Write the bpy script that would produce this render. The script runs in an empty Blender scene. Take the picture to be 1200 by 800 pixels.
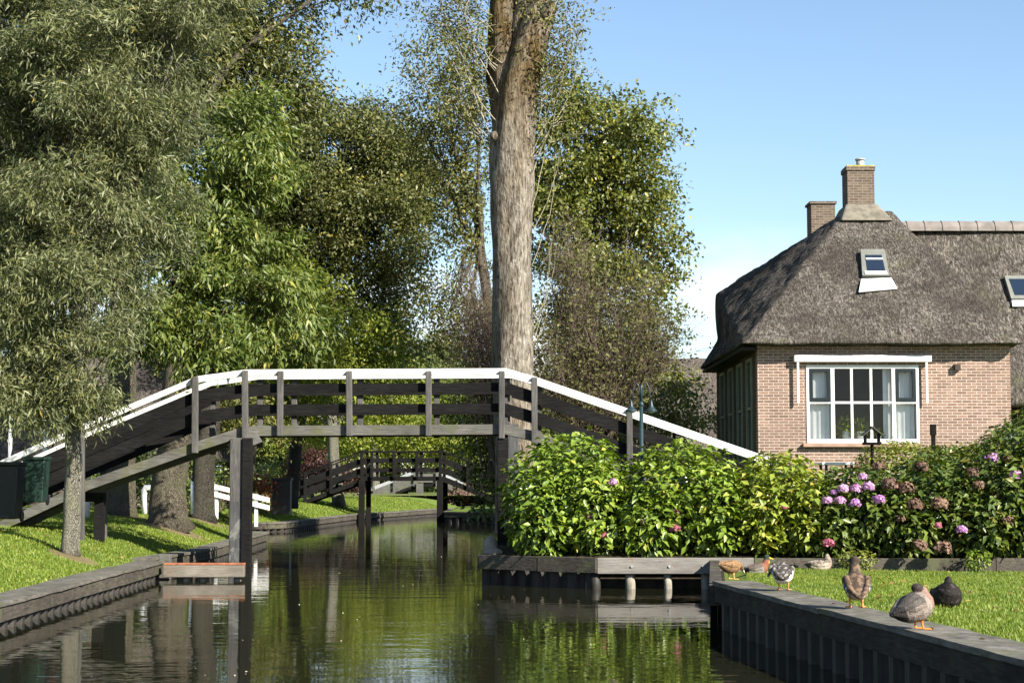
import bpy, bmesh, math, random
import numpy as np
from mathutils import Vector, Matrix
from mathutils import noise as mnoise

SC = bpy.context.scene
COL = SC.collection
rad = math.radians

# ------------------------------------------------------------------ camera
CAM_Z = 1.57
F = 2000.0                      # focal length in pixels of a 1200 px wide frame
A = math.atan(166.0 / F)        # upward pitch
cam_d = bpy.data.cameras.new('camera')
cam = bpy.data.objects.new('camera', cam_d)
COL.objects.link(cam)
cam.location = (0, 0, CAM_Z)
cam.rotation_euler = (math.pi / 2 + A, 0, 0)
cam_d.sensor_width = 36.0
cam_d.lens = 36.0 * F / 1200.0
cam_d.clip_start = 0.1
cam_d.clip_end = 6000
cam_d.dof.use_dof = True
cam_d.dof.focus_distance = 31.0
cam_d.dof.aperture_fstop = 8.0
SC.camera = cam

# ------------------------------------------------------------------ sky, sun, exposure
SUN_EL = 33.0
SUN_AZ = 47.0                   # degrees from straight behind the camera towards the right
sun_dir = Vector((math.sin(rad(SUN_AZ)) * math.cos(rad(SUN_EL)),
                  -math.cos(rad(SUN_AZ)) * math.cos(rad(SUN_EL)), math.sin(rad(SUN_EL))))
world = bpy.data.worlds.new('World')
SC.world = world
world.use_nodes = True
wn, wl = world.node_tree.nodes, world.node_tree.links
wn.clear()
w_out = wn.new('ShaderNodeOutputWorld')
w_bg = wn.new('ShaderNodeBackground')
w_sky = wn.new('ShaderNodeTexSky')
w_sky.sky_type = 'NISHITA'
w_sky.sun_disc = False
w_sky.sun_elevation = rad(SUN_EL)
w_sky.sun_rotation = rad(180 - SUN_AZ)
w_sky.air_density = 1.0
w_sky.dust_density = 0.15
w_sky.ozone_density = 2.2
w_bg.inputs['Strength'].default_value = 0.074
# soft low clouds near the horizon, part of the sky itself
w_tc = wn.new('ShaderNodeTexCoord')
w_sep = wn.new('ShaderNodeSeparateXYZ')
wl.new(w_tc.outputs['Generated'], w_sep.inputs[0])
w_map = wn.new('ShaderNodeMapping')
w_map.inputs['Scale'].default_value = (9.0, 9.0, 24.0)
w_map.inputs['Location'].default_value = (0.35, 0.0, 0.2)
wl.new(w_tc.outputs['Generated'], w_map.inputs['Vector'])
w_noi = wn.new('ShaderNodeTexNoise')
w_noi.inputs['Scale'].default_value = 1.0
w_noi.inputs['Detail'].default_value = 5
w_noi.inputs['Roughness'].default_value = 0.5
wl.new(w_map.outputs[0], w_noi.inputs['Vector'])
w_r1 = wn.new('ShaderNodeMapRange')
w_r1.inputs[1].default_value = 0.40; w_r1.inputs[2].default_value = 0.62
w_r1.inputs[3].default_value = 0.0; w_r1.inputs[4].default_value = 1.0
w_r1.interpolation_type = 'SMOOTHSTEP'
wl.new(w_noi.outputs['Fac'], w_r1.inputs[0])
w_r2 = wn.new('ShaderNodeMapRange')
w_r2.inputs[1].default_value = 0.085; w_r2.inputs[2].default_value = 0.16
w_r2.inputs[3].default_value = 1.0; w_r2.inputs[4].default_value = 0.0
w_r2.interpolation_type = 'SMOOTHSTEP'
wl.new(w_sep.outputs['Z'], w_r2.inputs[0])
w_mul = wn.new('ShaderNodeMath'); w_mul.operation = 'MULTIPLY'
wl.new(w_r1.outputs[0], w_mul.inputs[0]); wl.new(w_r2.outputs[0], w_mul.inputs[1])
w_mul2 = wn.new('ShaderNodeMath'); w_mul2.operation = 'MULTIPLY'
w_mul2.inputs[1].default_value = 0.85
wl.new(w_mul.outputs[0], w_mul2.inputs[0])
w_mix = wn.new('ShaderNodeMix'); w_mix.data_type = 'RGBA'
wl.new(w_mul2.outputs[0], w_mix.inputs[0])
wl.new(w_sky.outputs[0], w_mix.inputs[6])
w_mix.inputs[7].default_value = (7.0, 7.1, 7.4, 1)
wl.new(w_mix.outputs[2], w_bg.inputs['Color'])
wl.new(w_bg.outputs[0], w_out.inputs['Surface'])

sun_d = bpy.data.lights.new('sun', 'SUN')
sun_d.energy = 5.0
sun_d.angle = rad(0.5)
sun_d.color = (1.0, 0.93, 0.82)
sun = bpy.data.objects.new('sun', sun_d)
COL.objects.link(sun)
sun.rotation_euler = sun_dir.to_track_quat('Z', 'Y').to_euler()
sun.location = sun_dir * 60

SC.view_settings.view_transform = 'Standard'
SC.view_settings.look = 'None'
SC.view_settings.gamma = 1
SC.view_settings.exposure = 1.45
SC.cycles.use_denoising = True
SC.cycles.max_bounces = 8
SC.cycles.transparent_max_bounces = 12
SC.cycles.caustics_reflective = False
SC.cycles.caustics_refractive = False
SC.cycles.sample_clamp_indirect = 6

# ------------------------------------------------------------------ photograph -> world helpers (placing only)
def ray(px, py):
    u, v = (px - 600) / F, (400 - py) / F
    return Vector((u, math.cos(A) - v * math.sin(A), math.sin(A) + v * math.cos(A)))
def P(px, py, Y):
    d = ray(px, py); t = Y / d.y
    return Vector((d.x * t, Y, CAM_Z + d.z * t))
def PZ(px, py, z):
    d = ray(px, py); t = (z - CAM_Z) / d.z
    return Vector((d.x * t, d.y * t, z))
def PP(px, py, a, b, c):
    n = (b - a).cross(c - a); d = ray(px, py); o = Vector((0, 0, CAM_Z))
    return o + d * ((a - o).dot(n) / d.dot(n))

# ------------------------------------------------------------------ object helpers
def thing(name, label, cat, loc=(0, 0, 0), group=None):
    o = bpy.data.objects.new(name, None)
    o.empty_display_size = 0.2
    COL.objects.link(o); o.location = loc
    o['label'] = label; o['category'] = cat
    if group: o['group'] = group
    return o
def tag(o, label, cat, group=None):
    o['label'] = label; o['category'] = cat
    if group: o['group'] = group
    return o

def root_of(o):
    v = Vector(o.location)
    while o.parent:
        o = o.parent; v = v + Vector(o.location)
    return v

def link(name, me, mat, parent=None, label=None, origin=None):
    for m in (mat if isinstance(mat, (list, tuple)) else [mat]):
        me.materials.append(m)
    o = bpy.data.objects.new(name, me)
    COL.objects.link(o)
    if parent is not None:
        o.parent = parent
    if label: o['label'] = label
    return o

class MB:
    """collects shapes in world space; obj() links them as one mesh object"""
    def __init__(s): s.v, s.f, s.m, s.cur = [], [], [], 0
    def add(s, vs, fs):
        n = len(s.v)
        s.v += [tuple(x) for x in vs]
        s.f += [tuple(i + n for i in q) for q in fs]
        s.m += [s.cur] * len(fs)
        return s
    HEX = [(0, 3, 2, 1), (4, 5, 6, 7), (0, 1, 5, 4), (1, 2, 6, 5), (2, 3, 7, 6), (3, 0, 4, 7)]
    def box(s, x0, y0, z0, x1, y1, z1):
        return s.add([(x0, y0, z0), (x1, y0, z0), (x1, y1, z0), (x0, y1, z0),
                      (x0, y0, z1), (x1, y0, z1), (x1, y1, z1), (x0, y1, z1)], MB.HEX)
    def hexa(s, pts): return s.add(pts, MB.HEX)
    def obox(s, c, ax, ay, az):
        c, ax, ay, az = map(Vector, (c, ax, ay, az))
        return s.add([c - ax - ay - az, c + ax - ay - az, c + ax + ay - az, c - ax + ay - az,
                      c - ax - ay + az, c + ax - ay + az, c + ax + ay + az, c - ax + ay + az], MB.HEX)
    def board(s, pts, h, t, side=None):
        """board standing on edge along a polyline of top points; height h down, thickness t"""
        pts = [Vector(p) for p in pts]
        vs, fs = [], []
        for i, p in enumerate(pts):
            d = (pts[min(i + 1, len(pts) - 1)] - pts[max(i - 1, 0)]); d.z = 0
            n = Vector(side) if side else Vector((-d.y, d.x, 0)).normalized()
            hh = h[i] if isinstance(h, (list, tuple)) else h
            for (a, b) in ((-1, 0), (1, 0), (1, -1), (-1, -1)):
                vs.append(p + n * (a * t / 2) + Vector((0, 0, b * hh)))
        for i in range(len(pts) - 1):
            k = 4 * i
            for j in range(4):
                fs.append((k + j, k + 4 + j, k + 4 + (j + 1) % 4, k + (j + 1) % 4))
        fs.append((0, 1, 2, 3)); k = 4 * (len(pts) - 1); fs.append((k + 3, k + 2, k + 1, k))
        return s.add(vs, fs)
    def tube(s, pts, rs, n=8, cap=True):
        pts = [Vector(p) for p in pts]
        if not isinstance(rs, (list, tuple)): rs = [rs] * len(pts)
        vs, fs = [], []
        prev = None
        for i, p in enumerate(pts):
            d = (pts[min(i + 1, len(pts) - 1)] - pts[max(i - 1, 0)]).normalized()
            u = prev if prev is not None else (Vector((1, 0, 0)) if abs(d.x) < 0.9 else Vector((0, 1, 0)))
            u = (u - d * u.dot(d)).normalized(); prev = u
            w = d.cross(u)
            for k in range(n):
                a = 2 * math.pi * k / n
                vs.append(p + (u * math.cos(a) + w * math.sin(a)) * rs[i])
        for i in range(len(pts) - 1):
            for k in range(n):
                fs.append((i * n + k, i * n + (k + 1) % n, (i + 1) * n + (k + 1) % n, (i + 1) * n + k))
        if cap:
            fs.append(tuple(range(n - 1, -1, -1))); b = (len(pts) - 1) * n; fs.append(tuple(range(b, b + n)))
        return s.add(vs, fs)
    def lathe(s, c, prof, n=16):
        c = Vector(c); vs, fs = [], []
        for (r, z) in prof:
            for k in range(n):
                a = 2 * math.pi * k / n
                vs.append(c + Vector((r * math.cos(a), r * math.sin(a), z)))
        for i in range(len(prof) - 1):
            for k in range(n):
                fs.append((i * n + k, i * n + (k + 1) % n, (i + 1) * n + (k + 1) % n, (i + 1) * n + k))
        fs.append(tuple(range(n - 1, -1, -1))); b = (len(prof) - 1) * n; fs.append(tuple(range(b, b + n)))
        return s.add(vs, fs)
    def ball(s, c, r, n=10, sq=(1, 1, 1)):
        c = Vector(c); vs, fs = [], []
        m = max(4, n // 2 + 1)
        for i in range(m + 1):
            t = math.pi * (i + 0.02) / (m + 0.04)
            for k in range(n):
                a = 2 * math.pi * k / n
                vs.append(c + Vector((r * sq[0] * math.sin(t) * math.cos(a), r * sq[1] * math.sin(t) * math.sin(a), -r * sq[2] * math.cos(t))))
        for i in range(m):
            for k in range(n):
                fs.append((i * n + k, i * n + (k + 1) % n, (i + 1) * n + (k + 1) % n, (i + 1) * n + k))
        fs.append(tuple(range(n - 1, -1, -1))); b = m * n; fs.append(tuple(range(b, b + n)))
        return s.add(vs, fs)
    def obj(s, name, mat, parent=None, smooth=False, bevel=0, label=None):
        me = bpy.data.meshes.new(name)
        off = root_of(parent) if parent is not None else Vector((0, 0, 0))
        me.from_pydata([tuple(Vector(x) - off) for x in s.v], [], s.f)
        me.update()
        o = link(name, me, mat, parent, label)
        if any(s.m): me.polygons.foreach_set('material_index', s.m)
        if smooth:
            me.polygons.foreach_set('use_smooth', [True] * len(me.polygons))
        if bevel:
            b = o.modifiers.new('bevel', 'BEVEL'); b.width = bevel; b.segments = 2; b.limit_method = 'ANGLE'
        return o

def mesh_np(name, V, Fc, mat, parent=None, label=None):
    """V (n,3) world, Fc (m,k) faces, all the same size"""
    off = root_of(parent) if parent is not None else Vector((0, 0, 0))
    V = (V - np.array(off)).astype(np.float32)
    me = bpy.data.meshes.new(name)
    me.vertices.add(len(V)); me.vertices.foreach_set('co', V.ravel())
    k = Fc.shape[1]
    me.loops.add(Fc.size); me.loops.foreach_set('vertex_index', Fc.astype(np.int32).ravel())
    me.polygons.add(len(Fc)); me.polygons.foreach_set('loop_start', np.arange(0, Fc.size, k, dtype=np.int32))
    me.update(calc_edges=True); me.validate()
    return link(name, me, mat, parent, label)

# ------------------------------------------------------------------ materials
class NT:
    def __init__(s, name):
        s.mat = bpy.data.materials.new(name); s.mat.use_nodes = True
        s.n, s.l = s.mat.node_tree.nodes, s.mat.node_tree.links
        s.n.clear()
        s.out = s.n.new('ShaderNodeOutputMaterial')
        s.geo = s.n.new('ShaderNodeNewGeometry')
    def node(s, t, **kw):
        x = s.n.new(t)
        for k, v in kw.items(): setattr(x, k, v)
        return x
    def put(s, sock, v):
        if hasattr(v, 'is_output') or isinstance(v, bpy.types.NodeSocket): s.l.new(v, sock)
        elif v is not None:
            if isinstance(v, (tuple, list)) and len(v) == 3 and sock.type == 'RGBA': v = (*v, 1)
            sock.default_value = v
    def noise(s, scale, detail=4, rough=0.55, stretch=None, vec=None, dist=0.0):
        t = s.node('ShaderNodeTexNoise')
        t.inputs['Scale'].default_value = scale; t.inputs['Detail'].default_value = detail
        t.inputs['Roughness'].default_value = rough; t.inputs['Distortion'].default_value = dist
        v = vec if vec is not None else s.geo.outputs['Position']
        if stretch:
            m = s.node('ShaderNodeMapping'); m.inputs['Scale'].default_value = stretch
            s.l.new(v, m.inputs['Vector']); v = m.outputs[0]
        s.l.new(v, t.inputs['Vector'])
        return t.outputs['Fac']
    def ramp(s, fac, stops, interp='LINEAR'):
        r = s.node('ShaderNodeValToRGB'); r.color_ramp.interpolation = interp
        e = r.color_ramp.elements
        while len(e) < len(stops): e.new(0.5)
        for x, (p, c) in zip(e, stops):
            x.position = p; x.color = (*c, 1) if len(c) == 3 else c
        s.l.new(fac, r.inputs[0]); return r.outputs[0]
    def mix(s, fac, a, b, mode='MIX'):
        m = s.node('ShaderNodeMix', data_type='RGBA', blend_type=mode)
        s.put(m.inputs[0], fac); s.put(m.inputs[6], a); s.put(m.inputs[7], b)
        return m.outputs[2]
    def math(s, op, a, b=None):
        m = s.node('ShaderNodeMath', operation=op)
        s.put(m.inputs[0], a)
        if b is not None: s.put(m.inputs[1], b)
        return m.outputs[0]
    def rng(s, v, a, b, c=0.0, d=1.0):
        m = s.node('ShaderNodeMapRange')
        s.l.new(v, m.inputs[0])
        for i, x in zip((1, 2, 3, 4), (a, b, c, d)): m.inputs[i].default_value = x
        return m.outputs[0]
    def bump(s, h, strength=0.5, dist=0.02):
        b = s.node('ShaderNodeBump'); b.inputs['Strength'].default_value = strength
        b.inputs['Distance'].default_value = dist; s.l.new(h, b.inputs['Height']); return b.outputs[0]
    def bsdf(s, col, rough=0.7, spec=0.3, normal=None, metal=0.0):
        b = s.node('ShaderNodeBsdfPrincipled')
        s.put(b.inputs['Base Color'], col); s.put(b.inputs['Roughness'], rough)
        b.inputs['Specular IOR Level'].default_value = spec; b.inputs['Metallic'].default_value = metal
        if normal is not None: s.l.new(normal, b.inputs['Normal'])
        return b
    def done(s, shader):
        s.l.new(shader, s.out.inputs['Surface']); return s.mat
    def sep(s):
        x = s.node('ShaderNodeSeparateXYZ'); s.l.new(s.geo.outputs['Position'], x.inputs[0]); return x.outputs

def m_plain(name, c, rough=0.6, var=0.15, scale=6, spec=0.3, metal=0):
    t = NT(name)
    f = t.noise(scale, 5)
    c1 = tuple(x * (1 - var) for x in c); c2 = tuple(min(1, x * (1 + var)) for x in c)
    return t.done(t.bsdf(t.ramp(f, [(0.3, c1), (0.7, c2)]), rough, spec, None, metal).outputs[0])

def m_wood(name, c1, c2, stretch, moss=None, stain=None, rough=0.8, bump=0.4, spec=0.15):
    t = NT(name)
    g = t.noise(1.0, 6, 0.65, stretch)
    big = t.noise(1.3, 4, 0.6)
    col = t.ramp(g, [(0.28, c1), (0.72, c2)])
    col = t.mix(t.rng(big, 0.35, 0.7, 0.0, 0.55), col, tuple(x * 0.5 for x in c1))
    if moss:
        mo = t.noise(3.1, 6, 0.6)
        col = t.mix(t.rng(mo, 0.52, 0.66, 0, 0.65), col, moss)
    if stain:
        so = t.noise(2.3, 5, 0.65, (1, 1, 1), None, 1.0)
        col = t.mix(t.rng(so, 0.6, 0.68, 0, 0.7), col, stain)
    return t.done(t.bsdf(col, rough, spec, t.bump(g, bump, 0.01)).outputs[0])

def m_leaf(name, stops, rough=0.5, trans=0.28, spec=0.35, back=None):
    t = NT(name)
    r = t.geo.outputs['Random Per Island']
    col = t.ramp(r, stops)
    big = t.noise(0.75, 4)
    s0 = stops[0][1]
    col = t.mix(t.rng(big, 0.4, 0.7, 0.0, 0.4), col, (s0[0] * 0.75, s0[1] * 0.85, s0[2] * 0.9))
    big2 = t.noise(0.55, 4, 0.55, (1, 1, 1.3))
    s1 = stops[1][1]
    col = t.mix(t.rng(big2, 0.5, 0.75, 0.0, 0.4), col, (s1[0] * 1.35, s1[1] * 1.2, s1[2] * 1.2))
    if back:
        col = t.mix(t.math('MULTIPLY', t.geo.outputs['Backfacing'], 0.75), col, back)
    b = t.bsdf(col, rough, spec)
    tr = t.node('ShaderNodeBsdfTranslucent')
    hs = t.node('ShaderNodeHueSaturation'); hs.inputs['Saturation'].default_value = 1.15; hs.inputs['Value'].default_value = 1.25
    t.l.new(col, hs.inputs['Color']); t.l.new(hs.outputs[0], tr.inputs['Color'])
    mx = t.node('ShaderNodeMixShader'); mx.inputs[0].default_value = trans
    t.l.new(b.outputs[0], mx.inputs[1]); t.l.new(tr.outputs[0], mx.inputs[2])
    return t.done(mx.outputs[0])

def m_bark(name, c1, c2, scale=1.0, lichen=None):
    t = NT(name)
    f = t.noise(1.0, 7, 0.7, (13 * scale, 13 * scale, 2.6 * scale), None, 0.6)
    v = t.node('ShaderNodeTexVoronoi', feature='DISTANCE_TO_EDGE')
    mp = t.node('ShaderNodeMapping'); mp.inputs['Scale'].default_value = (13 * scale, 13 * scale, 2.8 * scale)
    t.l.new(t.geo.outputs['Position'], mp.inputs['Vector'])
    # warp the cells so that the furrows wander
    add = t.node('ShaderNodeVectorMath', operation='ADD')
    nz = t.node('ShaderNodeTexNoise'); nz.inputs['Scale'].default_value = 4.0 * scale
    t.l.new(t.geo.outputs['Position'], nz.inputs['Vector'])
    t.l.new(mp.outputs[0], add.inputs[0]); t.l.new(nz.outputs['Color'], add.inputs[1])
    t.l.new(add.outputs[0], v.inputs['Vector'])
    fur = t.rng(v.outputs['Distance'], 0.0, 0.22)
    h = t.math('ADD', t.math('MULTIPLY', fur, 0.6), t.math('MULTIPLY', f, 0.8))
    col = t.ramp(h, [(0.36, c1), (0.62, tuple(.45 * a + .55 * b for a, b in zip(c1, c2))), (1.0, c2)])
    if lichen:
        col = t.mix(t.rng(t.noise(2.2, 5), 0.5, 0.68, 0, 0.6), col, lichen)
    return t.done(t.bsdf(col, 0.9, 0.1, t.bump(h, 1.0, 0.06)).outputs[0])

M = {}
M['white'] = m_wood('white_paint', (0.72, 0.72, 0.70), (0.84, 0.84, 0.82), (3, 3, 12), None, None, 0.5, 0.1, 0.3)
M['rail_white'] = m_wood('worn_white_paint', (0.60, 0.60, 0.57), (0.84, 0.84, 0.82), (5, 40, 30), (0.50, 0.52, 0.44), None, 0.5, 0.2, 0.3)
M['black_wood'] = m_wood('tarred_wood', (0.005, 0.005, 0.005), (0.020, 0.019, 0.018), (5, 40, 50), None, None, 0.8, 0.5, 0.06)
M['grey_wood'] = m_wood('weathered_wood', (0.07, 0.068, 0.062), (0.16, 0.155, 0.14), (6, 30, 45), (0.10, 0.12, 0.05), None, 0.85, 0.5)
M['post_wood'] = m_wood('weathered_post_wood', (0.05, 0.048, 0.045), (0.135, 0.13, 0.122), (40, 40, 4), None, None, 0.85, 0.5)
M['moss_wood'] = m_wood('mossy_wood', (0.06, 0.058, 0.052), (0.165, 0.16, 0.14), (4, 30, 40), (0.085, 0.09, 0.035), None, 0.85, 0.5)
M['pile_wood'] = m_wood('pile_wood', (0.04, 0.041, 0.042), (0.105, 0.104, 0.10), (40, 40, 3), None, (0.18, 0.18, 0.16), 0.75, 0.4)
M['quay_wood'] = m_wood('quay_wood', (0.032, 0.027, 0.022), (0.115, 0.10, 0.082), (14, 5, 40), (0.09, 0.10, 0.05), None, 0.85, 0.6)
M['shaded_quay'] = m_wood('shaded_quay_wood', (0.018, 0.015, 0.012), (0.062, 0.054, 0.044), (14, 5, 40), (0.05, 0.055, 0.025), None, 0.85, 0.6)  # quay wood copy, darkened to hold the shade on the right quay front
M['plank_wood'] = m_wood('plank_wood', (0.06, 0.055, 0.047), (0.21, 0.195, 0.165), (9, 6, 40), (0.08, 0.09, 0.04), None, 0.85, 0.6)
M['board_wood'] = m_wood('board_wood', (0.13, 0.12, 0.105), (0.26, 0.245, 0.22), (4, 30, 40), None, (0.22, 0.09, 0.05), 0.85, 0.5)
M['fender_wood'] = m_wood('fender_wood', (0.13, 0.115, 0.09), (0.26, 0.23, 0.19), (4, 30, 40), None, (0.30, 0.13, 0.06), 0.85, 0.5)
M['rust_edge'] = m_plain('rusty_edge', (0.30, 0.11, 0.05), 0.8, 0.4, 9)
M['sheet_pile'] = m_wood('wet_piling', (0.014, 0.0125, 0.0105), (0.05, 0.044, 0.036), (30, 30, 4), None, None, 0.6, 0.5, 0.3)
M['pale_pile'] = m_wood('pale_pile', (0.16, 0.14, 0.11), (0.38, 0.35, 0.29), (30, 30, 5), None, None, 0.8, 0.5)
M['blue_paint'] = m_plain('blue_green_paint', (0.016, 0.034, 0.038), 0.4, 0.2, 8, 0.4)
M['dark_metal'] = m_plain('dark_metal', (0.025, 0.027, 0.03), 0.45, 0.2, 8, 0.4)
M['grey_metal'] = m_plain('grey_metal', (0.30, 0.31, 0.31), 0.4, 0.12, 8, 0.5)
M['frame_grey'] = m_plain('frame_grey', (0.15, 0.155, 0.135), 0.5, 0.12, 8)
M['lead'] = m_plain('white_lead', (0.78, 0.78, 0.77), 0.5, 0.08, 9)
M['green_plastic'] = m_plain('green_plastic', (0.006, 0.022, 0.015), 0.5, 0.2, 5, 0.4)
M['dark_plastic'] = m_plain('dark_plastic', (0.006, 0.007, 0.009), 0.55, 0.2, 5, 0.4)
M['canopy'] = m_plain('blue_grey_canvas', (0.10, 0.13, 0.15), 0.8, 0.2, 3)
M['navy'] = m_plain('navy_cloth', (0.015, 0.03, 0.09), 0.8, 0.3, 8)
M['red'] = m_plain('red_cloth', (0.35, 0.03, 0.03), 0.8, 0.2, 8)
M['orange'] = m_plain('orange_paint', (0.62, 0.16, 0.03), 0.5, 0.15, 8)
M['yellow'] = m_plain('yellow_paint', (0.65, 0.42, 0.04), 0.5, 0.15, 8)
M['sign_blue'] = m_plain('blue_sign', (0.03, 0.07, 0.22), 0.4, 0.15, 8)
M['pot'] = m_plain('white_pot', (0.8, 0.8, 0.78), 0.4, 0.05, 8)
M['curtain'] = m_plain('white_curtain', (0.90, 0.90, 0.89), 0.9, 0.06, 5)
M['room'] = m_plain('dim_room', (0.10, 0.09, 0.08), 0.9, 0.3, 2)
M['sash'] = m_plain('dark_green_sash', (0.005, 0.010, 0.012), 0.35, 0.15, 6, 0.4)
M['cement'] = m_plain('lichened_cement', (0.15, 0.135, 0.105), 0.9, 0.4, 5)
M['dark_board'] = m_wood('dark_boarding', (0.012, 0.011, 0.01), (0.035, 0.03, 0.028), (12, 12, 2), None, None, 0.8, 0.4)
M['soil'] = m_plain('soil', (0.03, 0.024, 0.016), 0.95, 0.5, 9)
M['bark_big'] = m_bark('grey_bark', (0.085, 0.066, 0.048), (0.45, 0.39, 0.315), 1.25, (0.27, 0.245, 0.165))
def m_pollard():
    t = NT('pollard_bark')
    warp = t.noise(2.2, 4)
    fur = t.noise(1.0, 5, 0.6, (24, 24, 4.2), None, 0.5)
    plate = t.noise(1.0, 6, 0.7, (9, 9, 5.5), None, 0.8)
    h = t.math('ADD', t.math('MULTIPLY', fur, 0.75), t.math('MULTIPLY', plate, 0.45))
    col = t.ramp(h, [(0.44, (0.038, 0.029, 0.021)), (0.56, (0.15, 0.13, 0.103)), (0.72, (0.32, 0.29, 0.243))])
    patch = t.noise(1.0, 4, 0.6, (2.6, 2.6, .9))
    col = t.mix(t.rng(patch, 0.42, 0.68, 0, 0.65), col, t.mix(1.0, col, (0.62, 0.52, 0.40), 'MULTIPLY'))
    lich = t.noise(1.0, 5, 0.65, (4.5, 4.5, 2.2))
    col = t.mix(t.rng(lich, 0.56, 0.70, 0, 0.5), col, (0.30, 0.285, 0.22))
    z = t.sep()[2]
    moss = t.math('MULTIPLY', t.rng(z, 7.3, 9.6, 0.0, 1.0), t.rng(t.noise(1.4, 5), 0.36, 0.6, 0.15, 0.95))
    col = t.mix(moss, col, t.mix(1.0, col, (0.50, 0.40, 0.24), 'MULTIPLY'))
    return t.done(t.bsdf(col, 0.92, 0.08, t.bump(h, 1.0, 0.09)).outputs[0])
M['bark_big'] = m_pollard()
M['bark_mid'] = m_bark('brown_bark', (0.05, 0.042, 0.03), (0.20, 0.175, 0.13), 1.3, (0.16, 0.17, 0.09))
M['bark_pale'] = m_bark('pale_bark', (0.12, 0.11, 0.085), (0.34, 0.32, 0.25), 1.6, (0.22, 0.23, 0.14))
M['bark_dark'] = m_bark('dark_bark', (0.03, 0.027, 0.02), (0.11, 0.10, 0.08), 1.3, (0.10, 0.11, 0.06))
M['twig'] = m_plain('brown_twig', (0.085, 0.062, 0.05), 0.9, 0.4, 3)
M['twig_pale'] = m_plain('pale_twig', (0.30, 0.27, 0.20), 0.9, 0.3, 3)
M['limb'] = m_plain('grey_limb', (0.14, 0.12, 0.085), 0.9, 0.35, 4)
M['stem_green'] = m_plain('green_stem', (0.09, 0.10, 0.04), 0.8, 0.3, 6)

M['lf_willow'] = m_leaf('willow_leaf', [(0.0, (0.042, 0.052, 0.013)), (0.5, (0.108, 0.12, 0.036)), (0.85, (0.19, 0.20, 0.085)), (0.97, (0.30, 0.31, 0.19)), (1.0, (0.25, 0.18, 0.03))], 0.5, 0.25, 0.3, (0.16, 0.185, 0.10))
M['lf_ash'] = m_leaf('ash_leaf', [(0.0, (0.05, 0.082, 0.013)), (0.55, (0.12, 0.16, 0.03)), (0.92, (0.20, 0.23, 0.065)), (1.0, (0.32, 0.28, 0.05))], 0.45, 0.3, 0.4)
M['lf_dark'] = m_leaf('dark_leaf', [(0.0, (0.04, 0.05, 0.011)), (0.6, (0.105, 0.118, 0.026)), (0.95, (0.20, 0.20, 0.065)), (1.0, (0.34, 0.27, 0.06))], 0.45, 0.25, 0.4)
M['lf_olive'] = m_leaf('olive_leaf', [(0.0, (0.055, 0.066, 0.015)), (0.6, (0.135, 0.14, 0.03)), (0.94, (0.21, 0.20, 0.06)), (1.0, (0.30, 0.22, 0.05))], 0.5, 0.3, 0.35)
M['lf_light'] = m_leaf('light_leaf', [(0.0, (0.10, 0.14, 0.018)), (0.6, (0.20, 0.235, 0.03)), (1.0, (0.33, 0.34, 0.07))], 0.5, 0.38, 0.3)
M['lf_poplar'] = m_leaf('poplar_leaf', [(0.0, (0.065, 0.082, 0.016)), (0.6, (0.14, 0.16, 0.03)), (0.92, (0.22, 0.23, 0.06)), (1.0, (0.40, 0.31, 0.04))], 0.4, 0.3, 0.4)
M['lf_twiggy'] = m_leaf('sparse_leaf', [(0.0, (0.06, 0.062, 0.02)), (0.6, (0.12, 0.125, 0.04)), (1.0, (0.19, 0.185, 0.065))], 0.6, 0.25, 0.2)
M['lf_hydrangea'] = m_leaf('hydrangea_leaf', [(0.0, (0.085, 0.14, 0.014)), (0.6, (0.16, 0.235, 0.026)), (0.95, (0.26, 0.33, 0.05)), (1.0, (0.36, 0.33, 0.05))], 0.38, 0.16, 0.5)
M['lf_hydrangea_y'] = m_leaf('yellowing_leaf', [(0.0, (0.11, 0.155, 0.016)), (0.5, (0.21, 0.265, 0.03)), (0.93, (0.34, 0.36, 0.055)), (1.0, (0.42, 0.30, 0.06))], 0.4, 0.16, 0.45)
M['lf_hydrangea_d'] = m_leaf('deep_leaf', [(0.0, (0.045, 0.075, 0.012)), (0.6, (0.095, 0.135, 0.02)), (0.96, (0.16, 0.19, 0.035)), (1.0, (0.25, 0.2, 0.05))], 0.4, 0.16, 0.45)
M['lf_box'] = m_leaf('box_leaf', [(0.0, (0.10, 0.13, 0.02)), (0.6, (0.20, 0.23, 0.04)), (1.0, (0.34, 0.34, 0.08))], 0.45, 0.25, 0.4)
M['lf_purple'] = m_leaf('purple_leaf', [(0.0, (0.035, 0.016, 0.014)), (0.6, (0.075, 0.032, 0.024)), (1.0, (0.13, 0.06, 0.035))], 0.5, 0.25, 0.3)
M['lf_red'] = m_leaf('red_leaf', [(0.0, (0.16, 0.02, 0.02)), (0.5, (0.26, 0.06, 0.04)), (1.0, (0.14, 0.17, 0.03))], 0.5, 0.25, 0.3)
M['lf_dry'] = m_leaf('dry_flower', [(0.0, (0.12, 0.075, 0.055)), (0.6, (0.21, 0.13, 0.10)), (1.0, (0.30, 0.19, 0.13))], 0.8, 0.2, 0.1)
M['lf_far'] = m_leaf('far_leaf', [(0.0, (0.05, 0.07, 0.02)), (0.6, (0.09, 0.115, 0.035)), (1.0, (0.15, 0.17, 0.06))], 0.6, 0.25, 0.2)
M['pt_pink'] = m_leaf('pink_petal', [(0.0, (0.46, 0.22, 0.40)), (0.6, (0.62, 0.37, 0.56)), (1.0, (0.74, 0.55, 0.68))], 0.6, 0.3, 0.2)
M['pt_mauve'] = m_leaf('mauve_petal', [(0.0, (0.40, 0.17, 0.40)), (0.6, (0.54, 0.28, 0.54)), (1.0, (0.64, 0.42, 0.62))], 0.6, 0.3, 0.2)
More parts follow.
